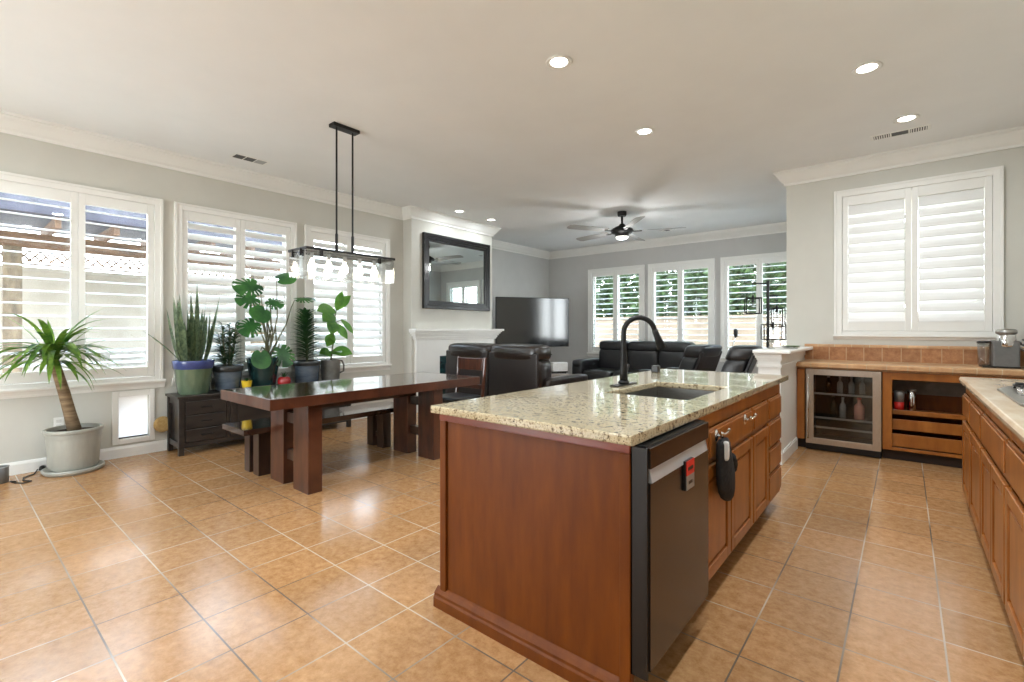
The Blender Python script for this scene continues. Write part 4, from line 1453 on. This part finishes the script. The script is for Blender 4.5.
cbn = MB().lathe([(0, 0), (.05, 0), (.05, .125), (.044, .13), (.04, .12), (.04, .02), (0, .02)], (0, 0, 0), 24).build('small_bin', 'grey_body', smooth=True)
cbn.location = (-5.70, .325, 0)
tag(cbn, 'small dark grey bin on the floor at the picture edge', 'bin')
MB().lathe([(.05, .125), (.053, .127), (.053, .133), (.044, .133)], (0, 0, 0), 24).build('rim', 'silver', cbn, smooth=True)
cb_ = MB().tube([(-5.89, .56, .02), (-5.80, .53, .006), (-5.72, .46, .006), (-5.62, .45, .006), (-5.55, .49, .006), (-5.52, .44, .006), (-5.58, .40, .006), (-5.66, .38, .006), (-5.62, .41, .006)], .005, 8)
cbo = cb_.build('power_cable', 'cable', smooth=True)
tag(cbo, 'thin black cable lying on the tiles by the baseboard', 'cable')
pg = MB().tube([(-5.905, .60, .03), (-5.86, .585, .035), (-5.84, .57, .025)], .016, 10, radii=[.018, .02, .01]).build('power_plug', 'black_plastic', cbo, smooth=True)

# ------------------------------------------------------------------ chandelier
cd = thing('linear_chandelier', 'black and clear glass linear chandelier over the dining table', 'chandelier', (-3.92, 2.355, H))
o = cd.location
x0, x1, y0, y1 = -4.08, -3.765, 1.915, 2.795
P(MB().box(-3.965, -3.875, 2.225, 2.485, H - .03, H), 'canopy', 'black', cd, o, bevel=.003)
for y in (2.275, 2.435):
    P(MB().tube([(-3.92, y, H - .03), (-3.92, y, 2.10)], .0085, 10), 'rod', 'black', cd, o)
    P(MB().tube([(-3.92, y, 2.11), (-3.92, y, 1.93)], .0125, 10), 'rod_sleeve', 'black', cd, o)
f = MB()
f.box(x0, x1, y0, y0 + .022, 1.915, 1.937).box(x0, x1, y1 - .022, y1, 1.915, 1.937).box(x0, x0 + .022, y0 + .022, y1 - .022, 1.915, 1.937).box(x1 - .022, x1, y0 + .022, y1 - .022, 1.915, 1.937)
f.box(-3.935, -3.905, y0 + .022, y1 - .022, 1.915, 1.937)
P(f, 'frame', 'black', cd, o)
for nme, bx_ in (('glass_panel', (x0 + .004, x0 + .010, y0 + .012, y1 - .012)), ('glass_panel', (x1 - .010, x1 - .004, y0 + .012, y1 - .012)), ('glass_panel', (x0 + .012, x1 - .012, y0 + .004, y0 + .010)), ('glass_panel', (x0 + .012, x1 - .012, y1 - .010, y1 - .004))):
    P(MB().box(*bx_, 1.70, 1.915), nme, 'glass_shade', cd, o)
for (x, y) in ((x1 - .004, 2.05), (x1 - .004, 2.62), (x0 - .012, 2.05), (x0 - .012, 2.62)):
    P(MB().box(x, x + .016, y - .008, y + .008, 1.865, 1.915), 'clip', 'black', cd, o)
for (x) in (-3.99, -3.85):
    P(MB().box(x - .008, x + .008, y0 - .012, y0 + .004, 1.865, 1.925), 'clip', 'black', cd, o)
for k in range(5):
    y = y0 + .13 + k * .155
    P(MB().lathe([(0, 0), (.016, 0), (.018, -.05), (0, -.05)], (-3.92, y, 1.915), 14), 'socket', 'silver', cd, o, smooth=True)
    P(MB().lathe([(0, 0), (.012, 0), (.016, -.02), (.03, -.055), (.032, -.075), (.024, -.1), (0, -.11)], (-3.92, y, 1.865), 18), 'bulb', 'bulb', cd, o, smooth=True)

# ------------------------------------------------------------------ recessed lights
def can_light(x, y, label, power=CAN_POWER):
    r = thing('recessed_light', label, 'ceiling light', (x, y, H), 0, 'recessed ceiling lights')
    MB().lathe([(.06, -.001), (.085, -.001), (.09, -.008), (.075, -.012), (.06, -.006)], (0, 0, 0), 32).build('trim_ring', 'white', r, smooth=True)
    MB().lathe([(0, -.006), (.062, -.006), (.062, -.002), (0, -.002)], (0, 0, 0), 32).build('lens', 'can_glow', r, smooth=True)
    d = bpy.data.lights.new('lamp_light', 'AREA')
    d.shape = 'DISK'
    d.size = .12
    d.energy = power
    d.color = (.88, .95, 1.0)
    lo = bpy.data.objects.new('lamp_light', d)
    COL.objects.link(lo)
    lo.parent = r
    lo.location = (0, 0, -.02)
    return r


can_light(-1.827, 2.713, 'bright recessed ceiling light nearest above the island')
can_light(-1.856, 4.165, 'small recessed ceiling light above the far end of the island')
can_light(-.205, 4.152, 'large recessed ceiling light above the kitchen aisle')
can_light(.01, 5.36, 'recessed ceiling light just in front of the kitchen ceiling vent', CAN_POWER * .22)
can_light(-5.307, 5.141, 'recessed light above the mirror, nearer one of two', CAN_POWER * .4)
can_light(-5.311, 5.871, 'recessed light above the mirror, farther one of two', CAN_POWER * .4)


for x_, y_ in ((-.2, 2.6), (-.2, 1.0), (-1.83, 1.2), (-1.83, -.4), (-3.6, -.8), (-5.0, -1.1), (-.2, -.6)):  # unseen ceiling lights added to fill the room from out of frame
    can_light(x_, y_, 'added recessed fill light outside the picture, above or behind the viewpoint', 12.0)['group'] = 'added fill lights outside the picture'

# ------------------------------------------------------------------ ceiling vents
def vent(x, y, lx, ly, label, along, nslat, gaps=True):
    r = thing('ceiling_vent', label, 'vent', (x, y, H), 0, 'ceiling vents')
    MB().box(-lx / 2, lx / 2, -ly / 2, ly / 2, -.006, 0).build('frame', 'white', r, bevel=.003)
    L = (lx if along == 'X' else ly) - .04
    Wd = (ly if along == 'X' else lx) - .035
    for s in range(3):
        a = -L / 2 + s * L / 3 + .006
        b_ = a + L / 3 - .012
        dk = MB()
        if along == 'X':
            dk.box(a, b_, -Wd / 2, Wd / 2, -.0075, -.006)
        else:
            dk.box(-Wd / 2, Wd / 2, a, b_, -.0075, -.006)
        d_ = dk.build('dark_slot', 'black_plastic' if s != 2 or along == 'X' else 'silver', r)
        if along == 'X' and s != 1:
            sl = MB()
            for k in range(nslat):
                q = a + (b_ - a) * (k + .5) / nslat
                if along == 'X':
                    sl.box(q - .004, q + .004, -Wd / 2, Wd / 2, -.010, -.0075)
                else:
                    sl.box(-Wd / 2, Wd / 2, q - .002, q + .002, -.010, -.0075)
            sl.build('slats', 'white', d_)
    return r


vent(-.037, 5.715, .44, .13, 'white ceiling vent above the kitchen counter', 'X', 7)
vent(-5.43, 2.14, .15, .36, 'ceiling vent near the dining window crown moulding', 'Y', 8)
vent(-3.37, 8.55, .30, .14, 'small ceiling vent behind the ceiling fan', 'X', 7)

# ------------------------------------------------------------------ ceiling fan
fn = thing('ceiling_fan', 'black ceiling fan with grey blades over the living area', 'ceiling fan', (-3.395, 6.79, H))
MB().lathe([(0, 0), (.07, 0), (.07, -.05), (.06, -.07), (0, -.07)], (0, 0, 0), 28).build('canopy', 'black', fn, smooth=True).modifiers.new('e', 'EDGE_SPLIT')
MB().tube([(0, 0, -.06), (0, 0, -.22)], .016, 12).build('downrod', 'black', fn, smooth=True)
MB().lathe([(0, -.18), (.035, -.19), (.05, -.215), (.10, -.235), (.165, -.275), (.175, -.305), (.15, -.335), (.11, -.345), (.105, -.385), (0, -.39)], (0, 0, 0), 36).build('motor_housing', 'black', fn, smooth=True)
MB().lathe([(.098, -.388), (.09, -.41), (.06, -.425), (0, -.432)], (0, 0, 0), 30).build('lamp_bowl', 'frost', fn, smooth=True)
fd = bpy.data.lights.new('fan_lamp_light', 'POINT')
fd.energy = 14
fd.shadow_soft_size = .08
fo = bpy.data.objects.new('fan_lamp_light', fd)
COL.objects.link(fo)
fo.parent = fn
fo.location = (0, 0, -.50)
for k in range(5):
    a = 2 * PI * k / 5 + .42
    bl = MB()
    bl.prism([(.26, -.055), (.60, -.075), (.88, -.08), (.93, -.06), (.945, 0), (.93, .06), (.88, .08), (.60, .075), (.26, .055)], 'Z', -.004, .004)
    bmesh.ops.rotate(bl.bm, verts=bl.bm.verts, matrix=rotx(math.radians(11)), cent=(0, 0, 0))
    bmesh.ops.rotate(bl.bm, verts=bl.bm.verts, matrix=rotz(a), cent=(0, 0, 0))
    bmesh.ops.translate(bl.bm, verts=bl.bm.verts, vec=(0, 0, -.30))
    bo = bl.build('blade', 'fan_grey', fn, bevel=.002)
    br = MB().box(.13, .30, -.02, .02, -.004, .004)
    bmesh.ops.rotate(br.bm, verts=br.bm.verts, matrix=rotz(a), cent=(0, 0, 0))
    bmesh.ops.translate(br.bm, verts=br.bm.verts, vec=(0, 0, -.312))
    br.build('bracket', 'black', bo)

# ------------------------------------------------------------------ mirror and fireplace
mr_ = thing('wall_mirror', 'large black framed mirror hanging above the fireplace mantel', 'mirror', (XF, 5.51, 2.17))
o = mr_.location
my0, my1, mz0, mz1 = 4.752, 6.262, 1.585, 2.757
X0 = XF + .001
for nm_, wd, dp_ in (('outer_frame', .05, .05), ('middle_frame', .085, .038), ('inner_frame', .125, .028)):
    f = MB()
    i0 = {'outer_frame': 0, 'middle_frame': .05, 'inner_frame': .085}[nm_]
    f.box(X0, X0 + dp_, my0 + i0, my0 + wd, mz0 + i0, mz1 - i0).box(X0, X0 + dp_, my1 - wd, my1 - i0, mz0 + i0, mz1 - i0)
    f.box(X0, X0 + dp_, my0 + wd, my1 - wd, mz0 + i0, mz0 + wd).box(X0, X0 + dp_, my0 + wd, my1 - wd, mz1 - wd, mz1 - i0)
    P(f, nm_, 'frame_black', mr_, o, bevel=.006)
P(MB().box(X0, X0 + .012, my0 + .12, my1 - .12, mz0 + .12, mz1 - .12), 'mirror_glass', 'mirror', mr_, o)

fp_ = thing('fireplace_mantel', 'white fireplace mantel below the framed mirror', 'fireplace', (XF + .05, 5.5, 0))
o = fp_.location
X0 = XF + .002
mp_ = []
P(MB().box(X0, XF + .165, 4.495, 6.51, 1.232, 1.268), 'shelf', 'white', fp_, o, bevel=.004)
for k, (d, z0, z1) in enumerate(((.145, 1.212, 1.232), (.125, 1.185, 1.212), (.10, 1.155, 1.185), (.08, 1.12, 1.155), (.065, 1.095, 1.12))):
    P(MB().box(X0, XF + d, 4.645 - d, 6.355 + d * .8 if d < .2 else 6.5, z0, z1), 'shelf_moulding', 'white', fp_, o, bevel=.006)
P(MB().box(X0, XF + .05, 4.60, 6.355, .84, 1.095).box(X0, XF + .05, 4.60, 5.07, 0, .84).box(X0, XF + .05, 5.95, 6.355, 0, .84), 'surround', 'white', fp_, o)
P(MB().box(X0, XF + .02, 5.075, 5.945, .02, .835), 'firebox', 'black_plastic', fp_, o)
P(MB().box(X0 + .02, XF + .03, 5.08, 5.20, .02, .83).box(X0 + .02, XF + .03, 5.82, 5.94, .02, .83).box(X0 + .02, XF + .03, 5.20, 5.82, .72, .83), 'firebox_tile', 'pot_teal', fp_, o)

# ------------------------------------------------------------------ television corner
th = math.atan2(1.28, .77)
tvc = (-5.485, 7.26)
tv = thing('television', 'large flat television behind the brown loveseat', 'television', (tvc[0], tvc[1], .925), th)
MB().box(-.75, .75, -.022, .022, 0, .945).build('housing', 'black_plastic', tv, bevel=.004)
MB().box(-.738, .738, -.026, -.022, .014, .933).build('screen', 'screen', tv)
stn = thing('television_stand', 'black metal stand with a small glass shelf holding the television', 'stand', (tvc[0] - .07, tvc[1] + .045, .455), th)
MB().box(-.25, .25, -.12, .12, 0, .02).build('base_plate', 'black_plastic', stn, bevel=.004)
MB().tube([(.03, .02, .02), (.03, .02, .9)], .022, 12).build('pole', 'black', stn, smooth=True)
MB().box(-.02, .36, -.17, .02, .315, .333).build('shelf', 'black_plastic', stn, bevel=.003)
lc = thing('low_cabinet', 'low black media cabinet below the television', 'cabinet', (tvc[0] - .05, tvc[1] + .06, 0), th)
MB().box(-.62, .62, -.2, .2, .06, .43).build('body', 'dark_wood', lc, bevel=.004)
MB().box(-.64, .64, -.22, .22, .43, .455).build('top', 'dark_wood', lc, bevel=.004)
for s in (-1, 1):
    MB().box(s * .31 - .29, s * .31 + .29, -.215, -.2, .08, .41).build('door', 'dark_wood', lc, bevel=.004)
    for y in (-.16, .12):
        MB().box(s * .56 - .025, s * .56 + .025, y, y + .05, 0, .06).build('foot', 'dark_wood', lc)
wb_ = thing('white_box', 'small white box standing on the low media cabinet', 'box', (-5.16, 7.68, .456), th)
MB().box(-.17, .14, -.08, .08, 0, .17).build('shell', 'white', wb_, bevel=.01)
MB().box(-.15, .12, -.083, -.08, .02, .15).build('front_panel', 'cloth_white', wb_, bevel=.002)


# ------------------------------------------------------------------ upholstery
def upholstery(root, n, sw, aw, dep, m, m2, top=1.03, arm=.64, lean=0.0):
    """front looks along local -y"""
    Wd = n * sw + 2 * aw
    x0 = -Wd / 2
    yb = dep / 2
    MB().box(x0 + aw * .6, -x0 - aw * .6, -dep / 2 + .08, yb - .06, .06, .30).build('base', m2, root, bevel=.03, segs=3, smooth=True)
    for s in (-1, 1):
        a = MB().puff(min(s * -x0, s * (-x0 - aw)), max(s * -x0, s * (-x0 - aw)), -dep / 2, yb - .12, .05, arm - .06, .22)
        a.puff(min(s * (-x0 + .01), s * (-x0 - aw - .01)), max(s * (-x0 + .01), s * (-x0 - aw - .01)), -dep / 2 - .01, yb - .10, arm - .17, arm, .4)
        a.build('arm', m, root, smooth=True)
    for k in range(n):
        xa = x0 + aw + k * sw
        MB().puff(xa + .004, xa + sw - .004, -dep / 2 + .0, yb - .22, .26, .47, .28).build('seat_cushion', m, root, smooth=True)
        MB().puff(xa + .006, xa + sw - .006, -dep / 2 - .01, -dep / 2 + .10, .08, .40, .3).build('footrest', m, root, smooth=True)
        b_ = MB().puff(xa + .002, xa + sw - .002, yb - .34, yb - .05, .38, top - .16, .32)
        bo = b_.build('backrest', m, root, smooth=True)
        MB().puff(xa, xa + sw, yb - .36, yb + .01, top - .21, top, .45).build('head_pillow', m, bo, smooth=True)
        bp_ = MB()
        for q in range(8):
            z0_, z1_ = .08 + (top - .18) * q / 8, .08 + (top - .18) * (q + 1) / 8
            if q == 0:
                row = [bp_.bm.verts.new(c_) for c_ in ((xa + .008, yb - .05, z0_), (xa + sw - .008, yb - .05, z0_), (xa + sw - .008, yb - .005, z0_), (xa + .008, yb - .005, z0_))]
                bp_.bm.faces.new(row)
            nx = [bp_.bm.verts.new((v_.co.x, v_.co.y, z1_)) for v_ in row]
            for i_ in range(4):
                bp_.bm.faces.new((row[i_], row[(i_ + 1) % 4], nx[(i_ + 1) % 4], nx[i_]))
            row = nx
        bp_.bm.faces.new(row)
        bp_.build('back_panel', m2, root, bevel=.02, segs=3)
    if lean:
        for o_ in list(root.children) + [g_ for c_ in root.children for g_ in c_.children]:
            if o_.name.split('.')[0] in ('backrest', 'head_pillow', 'back_panel'):
                for v_ in o_.data.vertices:
                    v_.co.y += max(0, v_.co.z - .38) * lean
    for sx_ in (-1, 1):
        for sy_ in (-1, 1):
            MB().box(sx_ * (Wd / 2 - .12) - .03, sx_ * (Wd / 2 - .12) + .03, sy_ * (dep / 2 - .2) - .03, sy_ * (dep / 2 - .2) + .03, 0, .08).build('foot', 'dark_wood', root)


sf = thing('leather_sofa', 'long black leather sofa below the living room windows', 'sofa', (-3.97, 8.60, 0))
upholstery(sf, 3, .64, .235, 1.0, 'leather', 'leather', 1.035, .66)
lv_ = thing('leather_loveseat', 'dark brown leather loveseat with its back to the dining table', 'loveseat', (-4.125, 4.99, 0), PI)
upholstery(lv_, 2, .80, .10, 1.0, 'leather_br', 'leather_flat', 1.075, .68)
rA = thing('leather_recliner', 'black leather recliner with its wide back turned to the island', 'armchair', (-2.82, 7.54, 0), math.atan2(-.97, -.25))
upholstery(rA, 1, .56, .14, .86, 'leather', 'leather_flat', 1.03, .62, lean=.38)
rB = thing('leather_recliner', 'black leather recliner seen from the side beside the half wall', 'armchair', (-2.10, 6.75, 0), math.atan2(-.99, .1))
upholstery(rB, 1, .54, .13, .84, 'leather', 'leather', 1.05, .62, lean=.38)
ot = thing('round_ottoman', 'round taupe ottoman between the loveseat and the sofa', 'ottoman', (-4.63, 6.94, 0))
MB().lathe([(0, .05), (.27, .05), (.30, .08), (.305, .30), (.30, .39)], (0, 0, 0), 32).build('body', 'fabric_taupe', ot, smooth=True)
MB().lathe([(.30, .385), (.315, .40), (.315, .43), (.28, .465), (.15, .478), (0, .48)], (0, 0, 0), 32).build('cushion_top', 'fabric_taupe', ot, smooth=True)
for k in range(4):
    a = k * PI / 2 + PI / 4
    MB().tube([(.2 * math.cos(a), .2 * math.sin(a), 0), (.2 * math.cos(a), .2 * math.sin(a), .06)], .02, 10).build('foot', 'dark_wood', ot)

# cage floor lamp
fl = thing('cage_floor_lamp', 'black floor lamp with hanging wire cage shades', 'floor lamp', (-1.576, 7.90, 0))
MB().lathe([(0, 0), (.14, 0), (.14, .02), (.02, .03), (0, .03)], (0, 0, 0), 28).build('base', 'black', fl, smooth=True)
MB().box(-.018, .018, -.018, .018, .02, 1.985).build('pole', 'black', fl)


def cage(parent, c, dx, z0, z1, az, name):
    x, y = c
    mb = MB()
    r = .0085
    dirs = [Vector((math.cos(az), math.sin(az), 0)), Vector((-math.sin(az), math.cos(az), 0))]
    cs_ = [Vector((x, y, 0)) + dirs[0] * sx_ * dx + dirs[1] * sy_ * dx for sx_, sy_ in ((-1, -1), (1, -1), (1, 1), (-1, 1))]
    for i in range(4):
        a, b_ = cs_[i], cs_[(i + 1) % 4]
        for z in (z0, z1):
            mb.tube([(a.x, a.y, z), (b_.x, b_.y, z)], r, 6)
        mb.tube([(a.x, a.y, z0), (a.x, a.y, z1)], r, 6)
    o_ = mb.build(name, 'black', parent)
    MB().tube([(x, y, z1 + .04), (x, y, z1 - .06)], .016, 10).build('socket', 'black', o_)
    MB().lathe([(0, 0), (.012, 0), (.025, -.05), (.02, -.085), (0, -.1)], (x, y, z1 - .06), 14).build('bulb', 'tank', o_, smooth=True)


ux, uy = .80, .60
arm_ = MB()
for (L, z) in ((-.23, 1.945), (.14, 1.76), (.09, 1.56)):
    arm_.box(min(0, L), max(0, L), -.01, .01, z - .01, z + .01)
bmesh.ops.rotate(arm_.bm, verts=arm_.bm.verts, matrix=rotz(math.atan2(uy, ux)), cent=(0, 0, 0))
arm_.build('arm', 'black', fl)
crd = MB()
for (L, z, zz) in ((-.22, 1.945, 1.74), (.13, 1.76, 1.60), (.08, 1.56, 1.37)):
    crd.tube([(L * ux, L * uy, z), (L * ux, L * uy, zz)], .004, 6)
crd.build('cord', 'black', fl)
cage(fl, (-.22 * ux, -.22 * uy), .10, 1.495, 1.725, .35, 'cage_shade')
cage(fl, (.13 * ux, .13 * uy), .09, 1.30, 1.575, .35, 'cage_shade')
cage(fl, (.075 * ux, .075 * uy), .14, 1.11, 1.33, .35, 'cage_shade')

# reading lamp
rl = thing('reading_lamp', 'slim reading lamp with a small dark head behind the recliner', 'floor lamp', (-2.19, 8.28, 0))
MB().lathe([(0, 0), (.10, 0), (.10, .015), (.012, .025), (0, .025)], (0, 0, 0), 24).build('base', 'chrome', rl, smooth=True)
MB().tube([(0, 0, .02), (0, 0, .75), (.01, .0, .95), (.05, .02, 1.10), (.06, .025, 1.14)], .008, 8).build('stem', 'chrome', rl, smooth=True)
MB().puff(.03, .09, -.005, .055, 1.13, 1.27, .6).build('lamp_head', 'black', rl, smooth=True)

# trinkets on the half wall cap
tk1 = MB()
tk1.lathe([(0, 0), (.03, 0), (.035, .01), (.012, .03), (.012, .05), (.028, .06), (.03, .085), (.024, .087), (.02, .065), (0, .06)], (0, 0, 0), 20)
t1 = tk1.build('glass_holder', 'tank', smooth=True)
t1.location = (-1.02, 5.25, 1.0625)
tag(t1, 'small clear glass holder on the half wall cap', 'candle holder')
pp = thing('small_plant_dish', 'low dish of tiny green leaves on the half wall cap', 'plant', (-.89, 5.5, 1.0625))
MB().lathe([(0, 0), (.06, 0), (.085, .025), (.078, .028), (.05, .012), (0, .012)], (0, 0, 0), 24).build('dish', 'tank', pp, smooth=True)
lf = MB()
rng = random.Random(4)
for k in range(30):
    a = rng.uniform(0, 2 * PI)
    r = rng.uniform(0, .05)
    lf.leaf((r * math.cos(a), r * math.sin(a), .012), (math.cos(a), math.sin(a), .9), .06, .024, droop=.8, n=4, fold=.2, shape=.5)
lf.build('foliage', 'leaf_green', pp, smooth=True)

# ================================================================== OUTSIDE
struct('ground_patio', MB().box(-16, XLL - .15, -8, 20, -.25, -.08), 'patio', 'pale concrete patio outside the dining windows', 'patio')
struct('ground_lawn', MB().box(XLL - .15, 8, YB + .15, 24, -.25, -.08), 'lawn', 'green lawn outside the living room windows', 'lawn')
fn_ = thing('garden_fence', 'sunlit cream garden wall seen through the dining windows', 'fence', (-10.3, 3, -.08))
MB().box(-.08, .08, -9, 9, 0, 2.22).build('panel', 'stucco', fn_)
MB().box(-.11, .11, -9, 9, 2.22, 2.28).build('cap', 'stucco', fn_)
bw = thing('block_wall', 'tan block garden wall below the hedge trees', 'garden wall', (-3, 13.3, -.08))
MB().box(-9, 6, -.09, .09, 0, 1.66).build('blocks', 'block', bw)
MB().box(-9, 6, -.12, .12, 1.66, 1.72).build('cap', 'block', bw)
pgl = thing('pergola', 'weathered wood pergola with a lattice strip outside the dining window', 'pergola', (-9.3, 1.6, -.08))
for y in (-.96, 2.2):
    MB().box(-.08, .08, y - .09, y + .09, 0, 2.46).build('post', 'bark', pgl)
MB().box(-.06, .06, -2.6, 2.6, 2.46, 2.66).build('beam', 'beam', pgl)
for k in range(9):
    y = -2.4 + k * .6
    MB().box(-.6, .8, y - .03, y + .03, 2.66, 2.80).build('rafter', 'beam', pgl)
MB().box(-.7, .9, -2.7, 2.7, 2.80, 3.02).build('roof_slab', 'beam_dark', pgl)
lt = MB()
for k in range(46):
    y = -2.5 + k * .11
    for s in (-1, 1):
        lt.box(-.006 + s * .007, .006 + s * .007, y - .011, y + .011, 2.24, 2.46, rot=rotx(s * PI / 4))
lt.box(-.015, .015, -2.6, 2.6, 2.22, 2.25)
lt.build('lattice', 'beam', pgl)
ac = thing('outdoor_unit', 'pale slatted metal unit standing outside the window', 'air conditioner', (-9.25, 1.83, -.08))
MB().box(-.2, .2, -.24, .24, 0, 1.05).build('casing', 'pot_stone', ac, bevel=.01)
sl = MB()
for k in range(9):
    sl.box(.2, .21, -.2, .2, .2 + .09 * k, .235 + .09 * k)
sl.build('slats', 'white', ac)


def bush(x, y, rx, ry, zc, rz_, label, seed, n=4600, name='hedge_tree'):
    r = thing(name, label, 'tree', (x, y, -.08), 0, 'hedge trees behind the block wall')
    rg = random.Random(seed)
    mb = MB()
    for k in range(n):
        u = rg.gauss(0, 1), rg.gauss(0, 1), rg.gauss(0, 1)
        v = Vector(u).normalized() * (rg.uniform(.62, 1.0) ** .5) * (1 + .12 * math.sin(7 * u[0]) * math.cos(5 * u[2]))
        p = Vector((v.x * rx, v.y * ry, zc + v.z * rz_))
        a = Vector((rg.uniform(-1, 1), rg.uniform(-1, 1), rg.uniform(-.6, .6))).normalized()
        b_ = a.cross(Vector((rg.uniform(-1, 1), rg.uniform(-1, 1), rg.uniform(-1, 1)))).normalized()
        s = rg.uniform(.06, .12)
        mb.bm.faces.new([mb.bm.verts.new(p + q) for q in (-a * s * 1.5, b_ * s * .6, a * s * 1.5, -b_ * s * .6)])
    mb.build('foliage', 'hedge', r, recalc=False)
    MB().tube([(0, 0, 0), (0, 0, zc)], .1, 8, r2=.06).build('trunk', 'bark', r)


BL = ['dense hedge tree behind the first living room window', 'hedge tree between the first and second living room windows', 'hedge tree behind the middle living room window',
      'hedge tree between the second and third living room windows', 'hedge tree behind the third living room window', 'hedge tree at the right end of the block wall', 'hedge tree at the television end of the block wall']
for k, x in enumerate((-6.9, -5.6, -4.4, -3.2, -2.0, -.8, -8.1)):
    bush(x, 14.6 + .2 * (k % 2), .95, .8, 2.6 + .15 * (k % 3), 1.9, BL[k], 20 + k)
